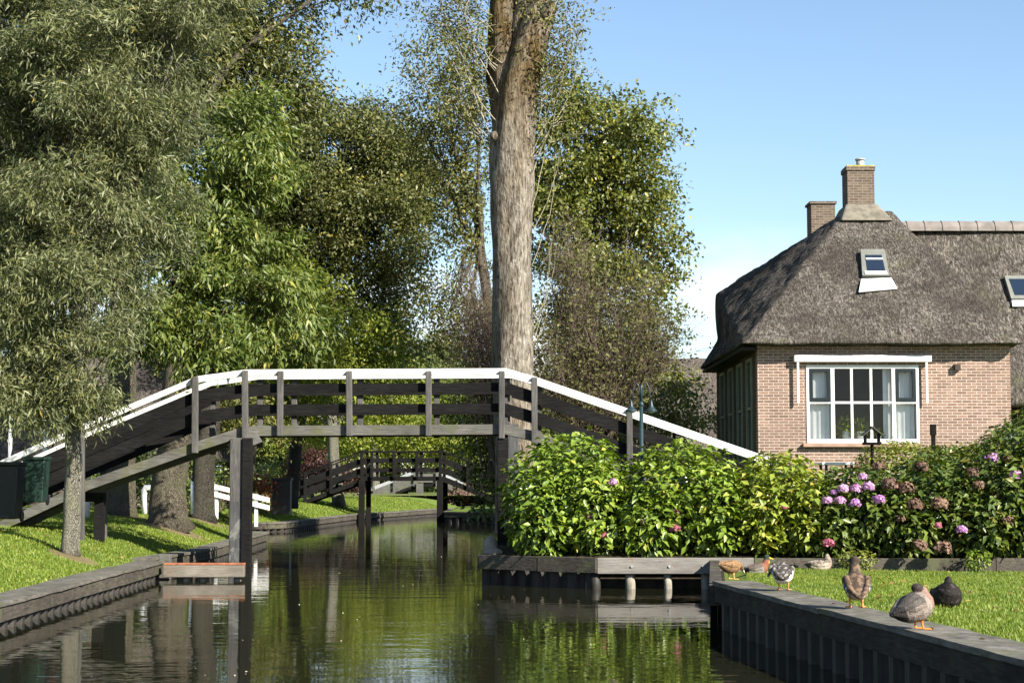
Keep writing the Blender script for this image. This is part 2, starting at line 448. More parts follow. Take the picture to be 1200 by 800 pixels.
M['pt_rose'] = m_leaf('rose_petal', [(0.0, (0.38, 0.09, 0.16)), (0.6, (0.50, 0.16, 0.24)), (1.0, (0.58, 0.28, 0.30))], 0.6, 0.3, 0.2)
M['grass_blade'] = m_leaf('grass_blade', [(0.0, (0.08, 0.13, 0.014)), (0.5, (0.155, 0.215, 0.024)), (0.92, (0.26, 0.31, 0.05)), (1.0, (0.34, 0.30, 0.10))], 0.5, 0.3, 0.3)

def m_ground(name, a, b, c, s1=0.6, s2=14):
    t = NT(name)
    big = t.noise(s1, 5); fine = t.noise(s2, 6, 0.7)
    col = t.mix(t.rng(big, 0.35, 0.65), a, b)
    col = t.mix(t.rng(fine, 0.45, 0.75, 0, 0.7), col, c)
    return t.done(t.bsdf(col, 0.95, 0.1, t.bump(fine, 0.6, 0.03)).outputs[0])
M['lawn'] = m_ground('lawn', (0.085, 0.14, 0.022), (0.12, 0.17, 0.03), (0.14, 0.13, 0.05))
M['far_ground'] = m_ground('far_ground', (0.09, 0.12, 0.03), (0.13, 0.15, 0.04), (0.10, 0.10, 0.05), 0.05, 2)
M['path'] = m_ground('path', (0.22, 0.20, 0.17), (0.28, 0.26, 0.22), (0.16, 0.15, 0.12), 0.5, 8)
M['bed'] = m_ground('bed', (0.03, 0.025, 0.016), (0.045, 0.04, 0.02), (0.05, 0.06, 0.02), 1.0, 9)

def m_brick(name, c1, c2, mortar, dark=1.0):
    t = NT(name)
    s = t.sep()
    cx = t.node('ShaderNodeCombineXYZ')
    t.l.new(t.math('ADD', s[0], s[1]), cx.inputs[0]); t.l.new(s[2], cx.inputs[1])
    b = t.node('ShaderNodeTexBrick')
    t.l.new(cx.outputs[0], b.inputs['Vector'])
    b.inputs['Scale'].default_value = 1.0
    b.inputs['Brick Width'].default_value = 0.215; b.inputs['Row Height'].default_value = 0.0635
    b.inputs['Mortar Size'].default_value = 0.0075; b.inputs['Mortar Smooth'].default_value = 0.25
    b.inputs['Color1'].default_value = (*c1, 1); b.inputs['Color2'].default_value = (*c2, 1)
    b.inputs['Mortar'].default_value = (*mortar, 1)
    b.inputs['Bias'].default_value = -0.1
    n1 = t.noise(1.1, 5); n2 = t.noise(26, 4, 0.6)
    # colour of each brick wanders
    vr = t.node('ShaderNodeTexWhiteNoise', noise_dimensions='2D')
    sx = t.node('ShaderNodeVectorMath', operation='SNAP'); sx.inputs[1].default_value = (0.215, 0.0635, 1)
    t.l.new(cx.outputs[0], sx.inputs[0]); t.l.new(sx.outputs[0], vr.inputs['Vector'])
    col = t.mix(t.math('MULTIPLY', b.outputs['Fac'], 1.0), t.mix(t.rng(vr.outputs['Value'], 0.55, 1.0, 0.0, 0.55), b.outputs['Color'], tuple(x * 0.5 for x in c1)), mortar)
    col = t.mix(t.rng(n1, 0.4, 0.75, 0, 0.3), col, tuple(x * 0.55 for x in c1))
    col = t.mix(t.rng(n2, 0.4, 0.8, 0, 0.25), col, mortar)
    h = t.math('SUBTRACT', t.math('MULTIPLY', n2, 0.3), b.outputs['Fac'])
    return t.done(t.bsdf(col, 0.88, 0.15, t.bump(h, 0.6, 0.008)).outputs[0])
M['brick'] = m_brick('brick', (0.165, 0.094, 0.066), (0.255, 0.16, 0.12), (0.46, 0.41, 0.355))
M['brick_old'] = m_brick('old_brick', (0.095, 0.068, 0.05), (0.15, 0.11, 0.08), (0.23, 0.205, 0.165))
M['brick_shaded'] = m_brick('shaded_brick', (0.06, 0.035, 0.025), (0.10, 0.06, 0.045), (0.14, 0.12, 0.10))  # darkened brick copy: the side wall's shade is put into the colour

def m_thatch(name, base, lite):
    t = NT(name)
    f = t.noise(1.0, 4, 0.8, (27, 13, 5.5))
    g = t.noise(1.0, 4, 0.7, (9, 6, 2))
    big = t.noise(0.7, 5, 0.6)
    h = t.math('ADD', t.math('MULTIPLY', f, 0.75), t.math('MULTIPLY', g, 0.28))
    col = t.ramp(h, [(0.40, tuple(x * 0.2 for x in base)), (0.52, base), (0.64, lite)])
    col = t.mix(t.rng(big, 0.4, 0.66, 0, 0.75), col, tuple(x * 0.40 for x in base))
    mo = t.noise(1.6, 5)
    col = t.mix(t.rng(mo, 0.56, 0.7, 0, 0.35), col, (0.10, 0.105, 0.055))
    return t.done(t.bsdf(col, 0.95, 0.05, t.bump(h, 1.0, 0.12)).outputs[0])
M['thatch'] = m_thatch('thatch', (0.108, 0.095, 0.081), (0.315, 0.285, 0.245))
M['thatch_far'] = m_thatch('far_thatch', (0.13, 0.11, 0.095), (0.25, 0.215, 0.19))

def m_glass(name):
    t = NT(name)
    lw = t.node('ShaderNodeFresnel'); lw.inputs['IOR'].default_value = 1.5
    g = t.node('ShaderNodeBsdfGlossy'); g.inputs['Roughness'].default_value = 0.02
    tr = t.node('ShaderNodeBsdfTransparent'); tr.inputs['Color'].default_value = (0.96, 0.98, 0.97, 1)
    m = t.node('ShaderNodeMixShader')
    t.l.new(t.math('MULTIPLY', lw.outputs[0], 0.8), m.inputs[0])
    t.l.new(tr.outputs[0], m.inputs[1]); t.l.new(g.outputs[0], m.inputs[2])
    return t.done(m.outputs[0])
M['glass'] = m_glass('window_glass')
t = NT('dark_glass'); M['dark_glass'] = t.done(t.bsdf((0.012, 0.02, 0.035), 0.04, 0.9).outputs[0])

def m_water():
    t = NT('canal_water')
    b = t.bsdf((0.012, 0.0125, 0.006), 0.015, 0.5)
    b.inputs['IOR'].default_value = 1.333
    n1 = t.noise(1.0, 3, 0.55, (2.0, 4.2, 1), None, 0.4)
    n2 = t.noise(1.0, 2, 0.5, (0.7, 1.6, 1))
    patch = t.rng(t.noise(1.0, 2, 0.5, (0.16, 0.09, 1)), 0.35, 0.7, 0.35, 1.0)
    h = t.math('ADD', t.math('MULTIPLY', t.math('MULTIPLY', n1, patch), 0.55), t.math('MULTIPLY', n2, 0.6))
    bp = t.bump(h, 0.42, 0.016)
    t.l.new(bp, b.inputs['Normal'])
    return t.done(b.outputs[0])
M['water'] = m_water()

# ================================================================== SETTING: water, banks, ground
def structure(o): o['kind'] = 'structure'; return o
def stuff(o): o['kind'] = 'stuff'; return o

structure(MB().add([(-60, -5, 0), (60, -5, 0), (60, 130, 0), (-60, 130, 0)], [(0, 1, 2, 3)]).obj('canal_water', M['water']))
structure(MB().add([(-70, -8, -1.4), (70, -8, -1.4), (70, 140, -1.4), (-70, 140, -1.4)], [(0, 1, 2, 3)]).obj('canal_bed', M['soil']))

LEFT = [(-4.97, 4), (-5.16, 10), (-5.41, 18.05), (-5.66, 26), (-5.73, 28.2), (-6.0, 28.6), (-5.80, 33), (-6.05, 39), (-6.25, 44), (-8.6, 47.5),
        (-9.0, 53), (-7.35, 56), (-6.3, 70), (-3.9, 83), (-2.2, 90)]
def lx(Y):
    for (a, b) in zip(LEFT, LEFT[1:]):
        if a[1] <= Y <= b[1]:
            return a[0] + (b[0] - a[0]) * (Y - a[1]) / (b[1] - a[1])
    return LEFT[0][0] if Y < LEFT[0][1] else LEFT[-1][0]
PROF = [(0.03, .23), (.42, .30), (.65, .36), (1.1, .50), (1.6, .66), (2.3, .78), (3.2, .86), (5, .92), (9, .94), (25, .94), (900, .94)]
def prof(o):
    for (a, b) in zip(PROF, PROF[1:]):
        if o <= b[0]: return a[1] + (b[1] - a[1]) * max(0, (o - a[0])) / (b[0] - a[0])
    return PROF[-1][1]
def strip_ground(name, mat, edge, profile, sign, bumps=0.02):
    vs, fs = [], []
    n = len(profile)
    pts = []
    for a, b in zip(edge, edge[1:]):
        k = max(1, int((b[1] - a[1]) / 1.0))
        for i in range(k): pts.append((a[0] + (b[0] - a[0]) * i / k, a[1] + (b[1] - a[1]) * i / k))
    pts.append(edge[-1])
    for (x, y) in pts:
        for (o, z) in profile:
            q = mnoise.noise(Vector((x * .7 + o * .8, y * .5, 3))) * bumps * min(1, o * 2)
            vs.append((x + sign * o, y, z + q))
    for i in range(len(pts) - 1):
        for j in range(n - 1):
            q = (i * n + j, i * n + j + 1, (i + 1) * n + j + 1, (i + 1) * n + j)
            fs.append(q if sign > 0 else q[::-1])
    return structure(MB().add(vs, fs).obj(name, mat, None, True))
strip_ground('lawn_ground', M['lawn'], LEFT, PROF, -1)

# right bank: near lawn behind the duck quay, planting bed, the bank behind the bridge
QUAY = [(3.38, 5), (3.09, 10.3), (2.62, 14.6), (2.2, 18.7)]
def qx(Y):
    for (a, b) in zip(QUAY, QUAY[1:]):
        if a[1] <= Y <= b[1]:
            return a[0] + (b[0] - a[0]) * (Y - a[1]) / (b[1] - a[1])
    return 2.2 + (Y - 18.7) * 0.9 / 6.7
def lawn_z(x, y):
    o = x - qx(y)
    z = 0.47 - 0.06 * min(1, max(0, o - .4) / 3)
    if y > 17: z -= 0.15 * min(1, (y - 17) / 7)
    return z
vs, fs = [], []
ys = [5 + i * (25.55 - 5) / 40 for i in range(41)]
os_ = [0.03, .2, .4, .7, 1.2, 2, 3, 4.5, 7, 12, 30, 900]
for y in ys:
    for o in os_: vs.append((qx(y) + o, y, lawn_z(qx(y) + o, y) - (0.07 if o < .35 else 0)))
for i in range(40):
    for j in range(len(os_) - 1):
        n = len(os_); fs.append((i * n + j, i * n + j + 1, (i + 1) * n + j + 1, (i + 1) * n + j))
structure(MB().add(vs, fs).obj('quay_lawn_ground', M['lawn'], None, True))

BED = [(1.27, 25.62), (-0.47, 26.75), (-0.30, 27.6), (-0.1, 31), (0.2, 50), (-0.4, 66.5), (-2.7, 68.2), (-2.7, 75), (-0.5, 90)]
vs = [(1.27, 25.75, .40), (-0.40, 26.85, .40), (900, 25.75, .40), (900, 28.0, .75), (-0.3, 28.0, .55)]
bed = MB()
bed.add([(1.27, 25.72, .42), (900, 25.72, .42), (900, 28.0, .62), (1.27, 28.0, .62)], [(0, 1, 2, 3)])
bed.add([(-0.44, 26.8, .42), (1.27, 25.72, .42), (1.27, 28.0, .62), (-0.3, 28.0, .55)], [(0, 1, 2, 3)])
structure(bed.obj('planting_bed', M['bed']))
RB = [(-0.3, 28.0), (-0.1, 31), (0.2, 50), (-0.4, 66.5), (-2.7, 68.2), (-2.7, 75), (-0.5, 90)]
strip_ground('bank_ground', M['lawn'], RB, [(0.03, .42), (.5, .55), (2, .62), (5, .9), (9, 1.0), (30, 1.0), (900, 1.0)], 1)
structure(MB().add([(-1500, 89.9, .93), (1500, 89.9, .93), (2500, 3500, .93), (-2500, 3500, .93)], [(0, 1, 2, 3)]).obj('far_ground', M['far_ground']))
# towpath on the left bank
vs, fs = [], []
for i in range(27):
    y = 8 + i * 1.4
    for o in (5.2, 7.4): vs.append((lx(min(y, 44)) - o - max(0, (y - 60)) * .05, y, .955 if o > 5 else .95))
for i in range(26): fs.append((2 * i, 2 * i + 2, 2 * i + 3, 2 * i + 1))
structure(MB().add(vs, fs).obj('towpath', M['path']))

# ------------------------------------------------------------------ quays
def corrugated(mb, pts, z0, z1, per=0.36, amp=0.055):
    """sheet piling as a folded wall along a polyline"""
    line = []
    pts = [Vector((p[0], p[1], 0)) for p in pts]
    for a, b in zip(pts, pts[1:]):
        L = (b - a).length; k = max(1, round(L / per)); d = (b - a) / k; n = Vector((-d.y, d.x, 0)).normalized()
        for i in range(k):
            for (s, o) in ((0, 1), (.28, 1), (.5, -1), (.78, -1)): line.append(a + d * (i + s) + n * (amp * o))
    line.append(pts[-1])
    vs = [(p.x, p.y, z1) for p in line] + [(p.x, p.y, z0) for p in line]
    n = len(line)
    mb.add(vs, [(i, i + 1, n + i + 1, n + i) for i in range(n - 1)])
def inset(pts, d):
    out = []
    P_ = [Vector((p[0], p[1], 0)) for p in pts]
    for i, p in enumerate(P_):
        t = (P_[min(i + 1, len(P_) - 1)] - P_[max(i - 1, 0)]).normalized()
        out.append((p.x - t.y * d, p.y + t.x * d))
    return out
def quay(label, pts, inward, ztop=.43, h=.21, w=.36, wood='quay_wood', rail_board=True, seed=1):
    """pts: waterside line; inward: +1/-1 side of the land (left of travel = +1)"""
    rnd = random.Random(seed)
    t = thing('timber_quay', label, 'quay', (pts[0][0], pts[0][1], 0))
    V3 = [Vector((p[0], p[1], 0)) for p in pts]
    # capping beam: front beam and top plank, split in lengths of about 4 m with a small joint
    beam, plank = MB(), MB()
    segs = []
    for a, b in zip(V3, V3[1:]):
        L = (b - a).length; k = max(1, round(L / 3.8))
        for i in range(k): segs.append((a + (b - a) * i / k, a + (b - a) * (i + 1) / k))
    for a, b in segs:
        d = (b - a); L = d.length; d.normalize(); n = Vector((-d.y, d.x, 0)) * inward
        a2, b2 = a + d * .004, b - d * .004
        jz = rnd.uniform(-.008, .008)
        for mb, (i0, i1), (z0, z1) in ((beam, (0.0, .14), (ztop - h, ztop - .045 + jz)), (plank, (-.025, w), (ztop - .043 + jz, ztop + jz))):
            m = max(2, int(L / .35)); vs, fs = [], []
            for q in range(m + 1):
                c = a2 + (b2 - a2) * q / m
                wv = rnd.uniform(-.006, .006)
                for (o, z) in ((i0 + wv, z0 + rnd.uniform(-.004, .004)), (i1 + wv, z0), (i1 + rnd.uniform(-.02, .02), z1), (i0 + wv, z1 + rnd.uniform(-.005, .005))):
                    p = c + n * o; vs.append((p.x, p.y, z))
            for q in range(m):
                for e in range(4): fs.append((4 * q + e, 4 * q + 4 + e, 4 * q + 4 + (e + 1) % 4, 4 * q + (e + 1) % 4))
            fs += [(0, 1, 2, 3), (4 * m + 3, 4 * m + 2, 4 * m + 1, 4 * m)]
            mb.add(vs, fs)
    beam.obj('front_beam', M[wood], t); plank.obj('capping_plank', M['plank_wood'], t)
    sh = MB(); corrugated(sh, inset(pts, .09 * inward), -1.3, ztop - h + .02); sh.obj('sheet_piling', M['sheet_pile'], t)
    bk = MB(); bp = inset(pts, .17 * inward)
    for a, b in zip(bp, bp[1:]): bk.add([(a[0], a[1], -1.3), (b[0], b[1], -1.3), (b[0], b[1], ztop - .06), (a[0], a[1], ztop - .06)], [(0, 1, 2, 3)])
    bk.obj('backing', M['soil'], t)
    return t
quay('long grey timber quay edging the sunny left lawn in the foreground', LEFT[:5], 1, .31, .205, .45, seed=2)
quay('timber quay under the left end of the near footbridge', [LEFT[5], LEFT[6], LEFT[7], LEFT[8], (-6.6, 44.6), (-8.6, 47.4)], 1, .33, seed=3)
quay('low timber quay jutting out below the dark square box', LEFT[10:], 1, .32, seed=4)
quay('dark weathered quay in the right foreground with ducks standing on it', QUAY[::-1], 1, .51, .22, .42, 'shaded_quay', seed=5)
quay('quay below the right bank beyond the near footbridge', [RB[6], RB[5], RB[4], RB[3], RB[2], RB[1], (-0.3, 27.6)], 1, .45, seed=6)
# return side of the duck quay
t = thing('quay_return', 'short hidden side of the duck quay leading back to the flower bed', 'quay', (2.2, 18.7, 0))
b = MB(); b.board([(2.22, 18.75, .466), (3.02, 25.6, .43)], .22, .14); b.obj('front_beam', M['quay_wood'], t)
b = MB(); corrugated(b, [(2.3, 18.8), (3.1, 25.6)], -1.3, .28); b.obj('sheet_piling', M['sheet_pile'], t)
# board edging the flower bed, with round piles under it
t = thing('flower_bed_edging', 'grey board edging along the hydrangea bed on pale round piles', 'edging', (1.27, 25.6, 0))
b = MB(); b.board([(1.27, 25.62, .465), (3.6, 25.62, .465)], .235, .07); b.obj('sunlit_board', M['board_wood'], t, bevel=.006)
for xa, xb in ((3.61, 7.2), (7.21, 12.5)):
    b = MB(); b.board([(xa, 25.625, .46), (xb, 25.62, .455)], .235, .07); b.obj('dark_board', M['quay_wood'], t, bevel=.006)  # darker wood carries both weathering and shade in its colour
b = MB(); b.board([(1.262, 25.60, .468), (.4, 26.13, .468)], .23, .07); b.board([(.39, 26.14, .462), (-.50, 26.74, .465)], .22, .07); b.board([(-.50, 26.76, .462), (-.36, 27.7, .46)], .22, .07)
b.obj('side_board', M['quay_wood'], t, bevel=.006)
for (px, r, m) in ((738, .075, 'pale_pile'), (782, .06, 'pale_pile'), (826, .065, 'pale_pile'), (697, .08, 'sheet_pile')):
    q = P(px, 680, 25.72)
    b = MB(); b.tube([(q.x, q.y, -1.2), (q.x + .01, q.y, .05), (q.x, q.y, .235)], [r, r, r * .95], 10); b.obj('round_pile', M[m], t, True)
b = MB(); corrugated(b, [(1.2, 25.74), (.4, 26.25), (-.42, 26.86), (-.28, 27.7)], -1.3, .25, .28, .05); b.obj('sheet_piling', M['sheet_pile'], t)
b = MB(); b.add([(1.2, 26.0, -1.3), (12, 26.0, -1.3), (12, 26.0, .42), (1.2, 26.0, .42)], [(0, 1, 2, 3)]); b.obj('backing', M['soil'], t)
for x in (1.78, 2.34, 2.84):
    b = MB(); b.tube([(x, 25.565, .34), (x, 25.59, .34)], .018, 8); b.obj('bolt', M['grey_metal'], t)

# fender beam by the left pile
f0, f1 = PZ(192, 675, .13), PZ(287, 672, .13)
t = thing('fender_beam', 'reddish edged fender timber lying across the water to the bridge pile', 'fender', (f0.x, 27.9, 0))
Yf = 27.85
x0, x1 = P(192, 670, Yf).x, P(286.5, 670, Yf).x
b = MB(); b.box(x0, Yf - .09, .06, x1, Yf + .09, .255); b.obj('timber', M['fender_wood'], t, bevel=.012)
b = MB(); b.box(x0 + .01, Yf - .093, .2565, x1 + .003, Yf + .093, .285); b.obj('rusty_capping', M['rust_edge'], t, bevel=.006)
for xx in (x0 + .35, x0 + .62, x1 - .12):
    b = MB(); b.tube([(xx, Yf + .05, -1.2), (xx, Yf + .05, .1)], .06, 8); b.obj('support_pile', M['pale_pile'], t, True)
t = thing('corner_post', 'short mossy post ending the left foreground quay', 'post', (-5.7, 28.3, 0))
b = MB(); b.box(-5.80, 28.21, -1.2, -5.62, 28.4, .40); b.obj('post_body', M['moss_wood'], t, bevel=.015)

# ================================================================== FOOTBRIDGES
def line_at(path, px):
    for a, b in zip(path, path[1:]):
        if a[0] <= px <= b[0]: return a[1] + (b[1] - a[1]) * (px - a[0]) / (b[0] - a[0])
    return path[0][1] if px < path[0][0] else path[-1][1]
def footbridge(label, Y, rail, stringer, posts, piles, w, skew, mats, planks, rail_h, str_h, post_w, fascia=True, seed=1):
    """rail, stringer: polylines in photo pixels on the near side plane at depth Y; everything is then built in metres"""
    s = F / Y
    off = Vector((skew, w, 0))
    c = P(rail[len(rail) // 2][0], 600, Y)
    t = thing('footbridge', label, 'footbridge', (c.x, Y, 0))
    R = [P(a, b, Y) for a, b in rail]; S = [P(a, b, Y) for a, b in stringer]
    rnd = random.Random(seed)
    for k in (0, 1):
        d = off * k
        rp = [p + d for p in R]
        b = MB(); b.board(rp, rail_h, .07); b.obj('handrail', M[mats['rail']], t, bevel=.008)
        if fascia:
            b = MB(); b.board([p + Vector((0, .012, -rail_h - .006)) for p in rp], .05, .04); b.obj('rail_fascia', M[mats['rail']], t)
        for (dz, hh) in planks:
            b = MB()
            # boards in lengths between posts with slight sag differences
            cuts = sorted(set([rail[0][0]] + [r[0] for r in rail[1:-1]] + [rail[-1][0]]))
            for u0, u1 in zip(cuts, cuts[1:]):
                j = rnd.uniform(-.008, .008)
                p0, p1 = P(u0, line_at(rail, u0), Y) + d, P(u1, line_at(rail, u1), Y) + d
                p0.x += .004
                steep = abs(p1.z - p0.z) > .25 * abs(p1.x - p0.x)
                b.board([p0 - Vector((0, 0, dz + j)), p1 - Vector((0, 0, dz - j))], hh + (.055 if steep else 0), .035)
            b.obj('side_board', M[mats['plank']], t)
        b = MB(); b.board([p + d for p in S], str_h, .09); b.obj('stringer', M[mats['stringer']], t, bevel=.006)
    # deck of cross boards
    b = MB()
    for a, c2 in zip(S, S[1:]):
        L = (c2 - a).length; k = max(1, int(L / .16)); dd = (c2 - a) / k
        for i in range(k):
            p = a + dd * (i + .5) + off * .5 - Vector((0, 0, .03))
            b.obox(p, dd * .47, off * .48, Vector((0, 0, .02)))
    b.obj('deck', M[mats['plank']], t)
    for (px, y0, y1, sides) in posts:
        for k in sides:
            p0, p1 = P(px, y0, Y) + off * k, P(px, y1, Y) + off * k
            dy = -(.035 + post_w / 2 + .012) if k == 0 else (.035 + post_w / 2 + .012)
            b = MB()
            hw = post_w / 2
            tilt = rnd.uniform(-.01, .01)
            b.hexa([(p1.x - hw + tilt, p1.y + dy - hw, p1.z), (p1.x + hw + tilt, p1.y + dy - hw, p1.z), (p1.x + hw + tilt, p1.y + dy + hw, p1.z), (p1.x - hw + tilt, p1.y + dy + hw, p1.z),
                    (p0.x - hw, p0.y + dy - hw, p0.z - .015), (p0.x + hw, p0.y + dy - hw, p0.z - .015), (p0.x + hw, p0.y + dy + hw, p0.z), (p0.x - hw, p0.y + dy + hw, p0.z)])
            b.obj('baluster_post', M[mats['post']], t, bevel=.014)
    for (px, y0, bw, dY, mat, zb) in piles:
        p = P(px, y0, Y + dY)
        b = MB(); b.box(p.x - bw / 2, p.y - bw / 2, zb, p.x + bw / 2, p.y + bw / 2, p.z)
        b.obj('pile', M[mat], t, bevel=.012)
    return t
BY = 29.5
br = footbridge('near footbridge of black boards with white handrails arching over the canal', BY,
    [(-30, 554), (0, 540), (97, 497), (230, 441), (288, 433), (593, 431.5), (626, 441), (737, 479), (905, 537), (920, 542)],
    [(-40, 632), (0, 611), (75, 576), (105, 562), (230, 517.5), (288, 499), (592, 497), (626, 505), (737, 546), (905, 606)],
    [(288, 434, 523, (0, 1)), (329.5, 434.5, 511, (0, 1)), (409.5, 434.5, 511, (0, 1)), (502.5, 434.5, 511, (0, 1)), (588, 434.5, 514, (0, 1)),
     (230, 441, 531, (0, 1)), (97, 497, 634, (0, 1)), (626, 442, 521, (0, 1)), (737, 479, 575, (0, 1)), (905, 537, 590, (0, 1))],
    [(278, 513, .21, -.06, 'post_wood', -1.3), (290.5, 513, .17, -.12, 'black_wood', -1.3), (589.5, 513, .19, -.02, 'black_wood', -1.3), (601.5, 497, .19, .06, 'pile_wood', -1.3),
     (286, 513, .17, .95, 'black_wood', -1.3), (597, 513, .17, .95, 'black_wood', -1.3)],
    1.0, .09, dict(rail='rail_white', plank='black_wood', stringer='moss_wood', post='post_wood'),
    [(.25, .15), (.605, .15)], .112, .175, .105, False, seed=3)
b = MB(); b.obox(P(287, 519, BY - .05), Vector((.25, 0, .1)), Vector((0, .05, 0)), Vector((-.05, 0, .08))); b.obj('knee_brace', M['grey_wood'], br)
b = MB(); q = P(278, 587, BY - .06); b.box(q.x - .109, q.y - .109, -1.3, q.x + .109, q.y + .109, q.z); b.obj('tar_band', M['pile_wood'], br, bevel=.008)
b = MB(); q = P(117, 590, BY + .5); b.box(q.x - .08, q.y - .08, .5, q.x + .08, q.y + .08, q.z + .15); b.obj('ramp_support', M['black_wood'], br)
b = MB(); q = P(115, 583, BY + .5); b.box(q.x - .5, q.y - .09, q.z - .07, q.x + .12, q.y + .09, q.z + .09); b.obj('ramp_bearer', M['black_wood'], br)

footbridge('second footbridge farther off, all black, with slim rails', 70,
    [(338, 560), (345, 557), (418, 530), (424, 528), (516, 528), (524, 530), (600, 560)],
    [(338, 594), (345, 590), (418, 563), (424, 558), (516, 558), (524, 561), (600, 592)],
    [(424, 527, 566, (0, 1)), (436, 528, 560, (0, 1)), (462, 528, 560, (0, 1)), (488.5, 528, 560, (0, 1)), (516, 527, 566, (0, 1)), (388, 543, 578, (0, 1)), (358, 553, 590, (0, 1)), (548, 540, 575, (0, 1))],
    [(424, 562, .24, -.15, 'black_wood', -1.3), (515.5, 562, .24, -.15, 'black_wood', -1.3), (432, 562, .2, 1.2, 'black_wood', -1.3), (522, 562, .2, 1.2, 'black_wood', -1.3)],
    1.3, .1, dict(rail='black_wood', plank='black_wood', stringer='black_wood', post='black_wood'), [(.30, .17), (.70, .17)], .06, .18, .12, False, seed=5)
footbridge('third footbridge in the distance, weathered grey with steep ramps', 104,
    [(405, 583), (410, 581), (486, 551), (512, 551), (556, 574), (600, 592)],
    [(405, 600), (410, 598), (486, 568), (512, 566), (556, 588), (600, 604)],
    [(414, 579, 600, (0, 1)), (438, 570, 592, (0, 1)), (462, 560, 582, (0, 1)), (486, 550, 570, (0, 1)), (512, 550, 570, (0, 1)), (535, 562, 585, (0, 1))],
    [(492, 566, .42, -.1, 'grey_wood', -1.3), (475, 575, .35, 1.4, 'blue_paint', -1.3), (524, 570, .3, 1.0, 'grey_wood', -1.3)],
    1.6, .1, dict(rail='grey_metal', plank='grey_wood', stringer='black_wood', post='grey_wood'), [(.2, .22), (.5, .22)], .12, .16, .14, False, seed=6)

# ================================================================== BRICK HOUSE WITH THATCHED ROOF
HX0, HX1, HY = 5.33, 10.82, 37.0
HB = 0.85
A_, B_ = P(868, 403.5, 36.5), P(1206, 403.5, 36.5)
P_, Q_ = P(992, 247, 40.4), P(1046, 247, 40.4)
EZ = A_.z
R_, R2_, E_ = P(838, 344, 44.8), P(840, 398, 44.8), P(818, 431, 44.8)
B_.z = EZ; E_.z = EZ
Bk, Qb = Vector((B_.x, 46, EZ)), Vector((Q_.x + .3, 46, Q_.z - .1))
house = thing('thatched_house', 'brick house with thatched roof and big white front window on the right', 'house', (8.0, 37, HB))
def thatch_solid(name, verts, faces, mat, parent, voxel=.075, it=5, amp=.05):
    tmp = bpy.data.meshes.new('tmp'); tmp.from_pydata([tuple(v) for v in verts], [], faces); tmp.update()
    bm = bmesh.new(); bm.from_mesh(tmp); bmesh.ops.recalc_face_normals(bm, faces=bm.faces); bm.to_mesh(tmp); bm.free()
    o = bpy.data.objects.new('tmp', tmp); COL.objects.link(o)
    m = o.modifiers.new('r', 'REMESH'); m.mode = 'VOXEL'; m.voxel_size = voxel
    s = o.modifiers.new('s', 'SMOOTH'); s.factor = .5; s.iterations = it
    dg = bpy.context.evaluated_depsgraph_get(); dg.update()
    me = bpy.data.meshes.new_from_object(o.evaluated_get(dg))
    bpy.data.objects.remove(o); bpy.data.meshes.remove(tmp)
    n = len(me.vertices); co = np.zeros(n * 3, np.float32); no = np.zeros(n * 3, np.float32)
    me.vertices.foreach_get('co', co); me.vertices.foreach_get('normal', no)
    co = co.reshape(-1, 3); no = no.reshape(-1, 3)
    d = np.array([mnoise.noise(Vector(p) * 1.1) * amp + mnoise.noise(Vector((p[0] * 6, p[1] * 6, p[2] * 3))) * amp * .45 for p in co], np.float32)
    co = co + no * d[:, None] - np.array(root_of(parent), np.float32)
    me.vertices.foreach_set('co', co.ravel()); me.polygons.foreach_set('use_smooth', [True] * len(me.polygons)); me.update()
    me.materials.clear()
    me.name = name
    return link(name, me, mat, parent)
V = [A_, B_, P_, Q_, R_, R2_, E_, Bk, Qb]
thatch_solid('main_roof', V, [(0, 1, 3, 2), (0, 2, 4), (0, 4, 5), (0, 5, 6), (1, 7, 8, 3), (2, 3, 8, 4), (6, 5, 4, 8, 7), (0, 6, 7, 1)], M['thatch'], house)
Wz = P(1183, 476, 38.6).z
w0, w1 = Vector((Q_.x - .2, 41.6, Q_.z - .22)), Vector((19, 41.6, Q_.z - .22))
V = [Vector((9.6, 38.5, Wz)), Vector((19, 38.5, Wz)), w1, w0, Vector((9.6, 45.5, Wz)), Vector((19, 45.5, Wz))]
thatch_solid('wing_roof', V, [(0, 1, 2, 3), (4, 3, 2, 5), (0, 3, 4), (1, 5, 2), (0, 4, 5, 1)], M['thatch'], house)
# ridge tiles on the wing
b = MB()
for i in range(22):
    x = Q_.x + .15 + i * .43; r = .19
    vs, fs = [], []
    for (xx, rr) in ((x, r), (x + .40, r * .93), (x + .44, r * .93)):
        for k in range(9):
            a = math.pi * k / 8
            vs.append((xx, 41.6 - rr * 1.35 * math.cos(a), w0.z - .12 + rr * 1.5 * math.sin(a)))
    for j in range(2):
        for k in range(8): fs.append((j * 9 + k, j * 9 + 9 + k, j * 9 + 10 + k, j * 9 + k + 1))
    fs.append(tuple(range(8, -1, -1)))
    b.add(vs, fs)
b.obj('ridge_tiles', m_plain('clay_ridge', (0.17, 0.15, 0.135), .85, .3, 3), house)
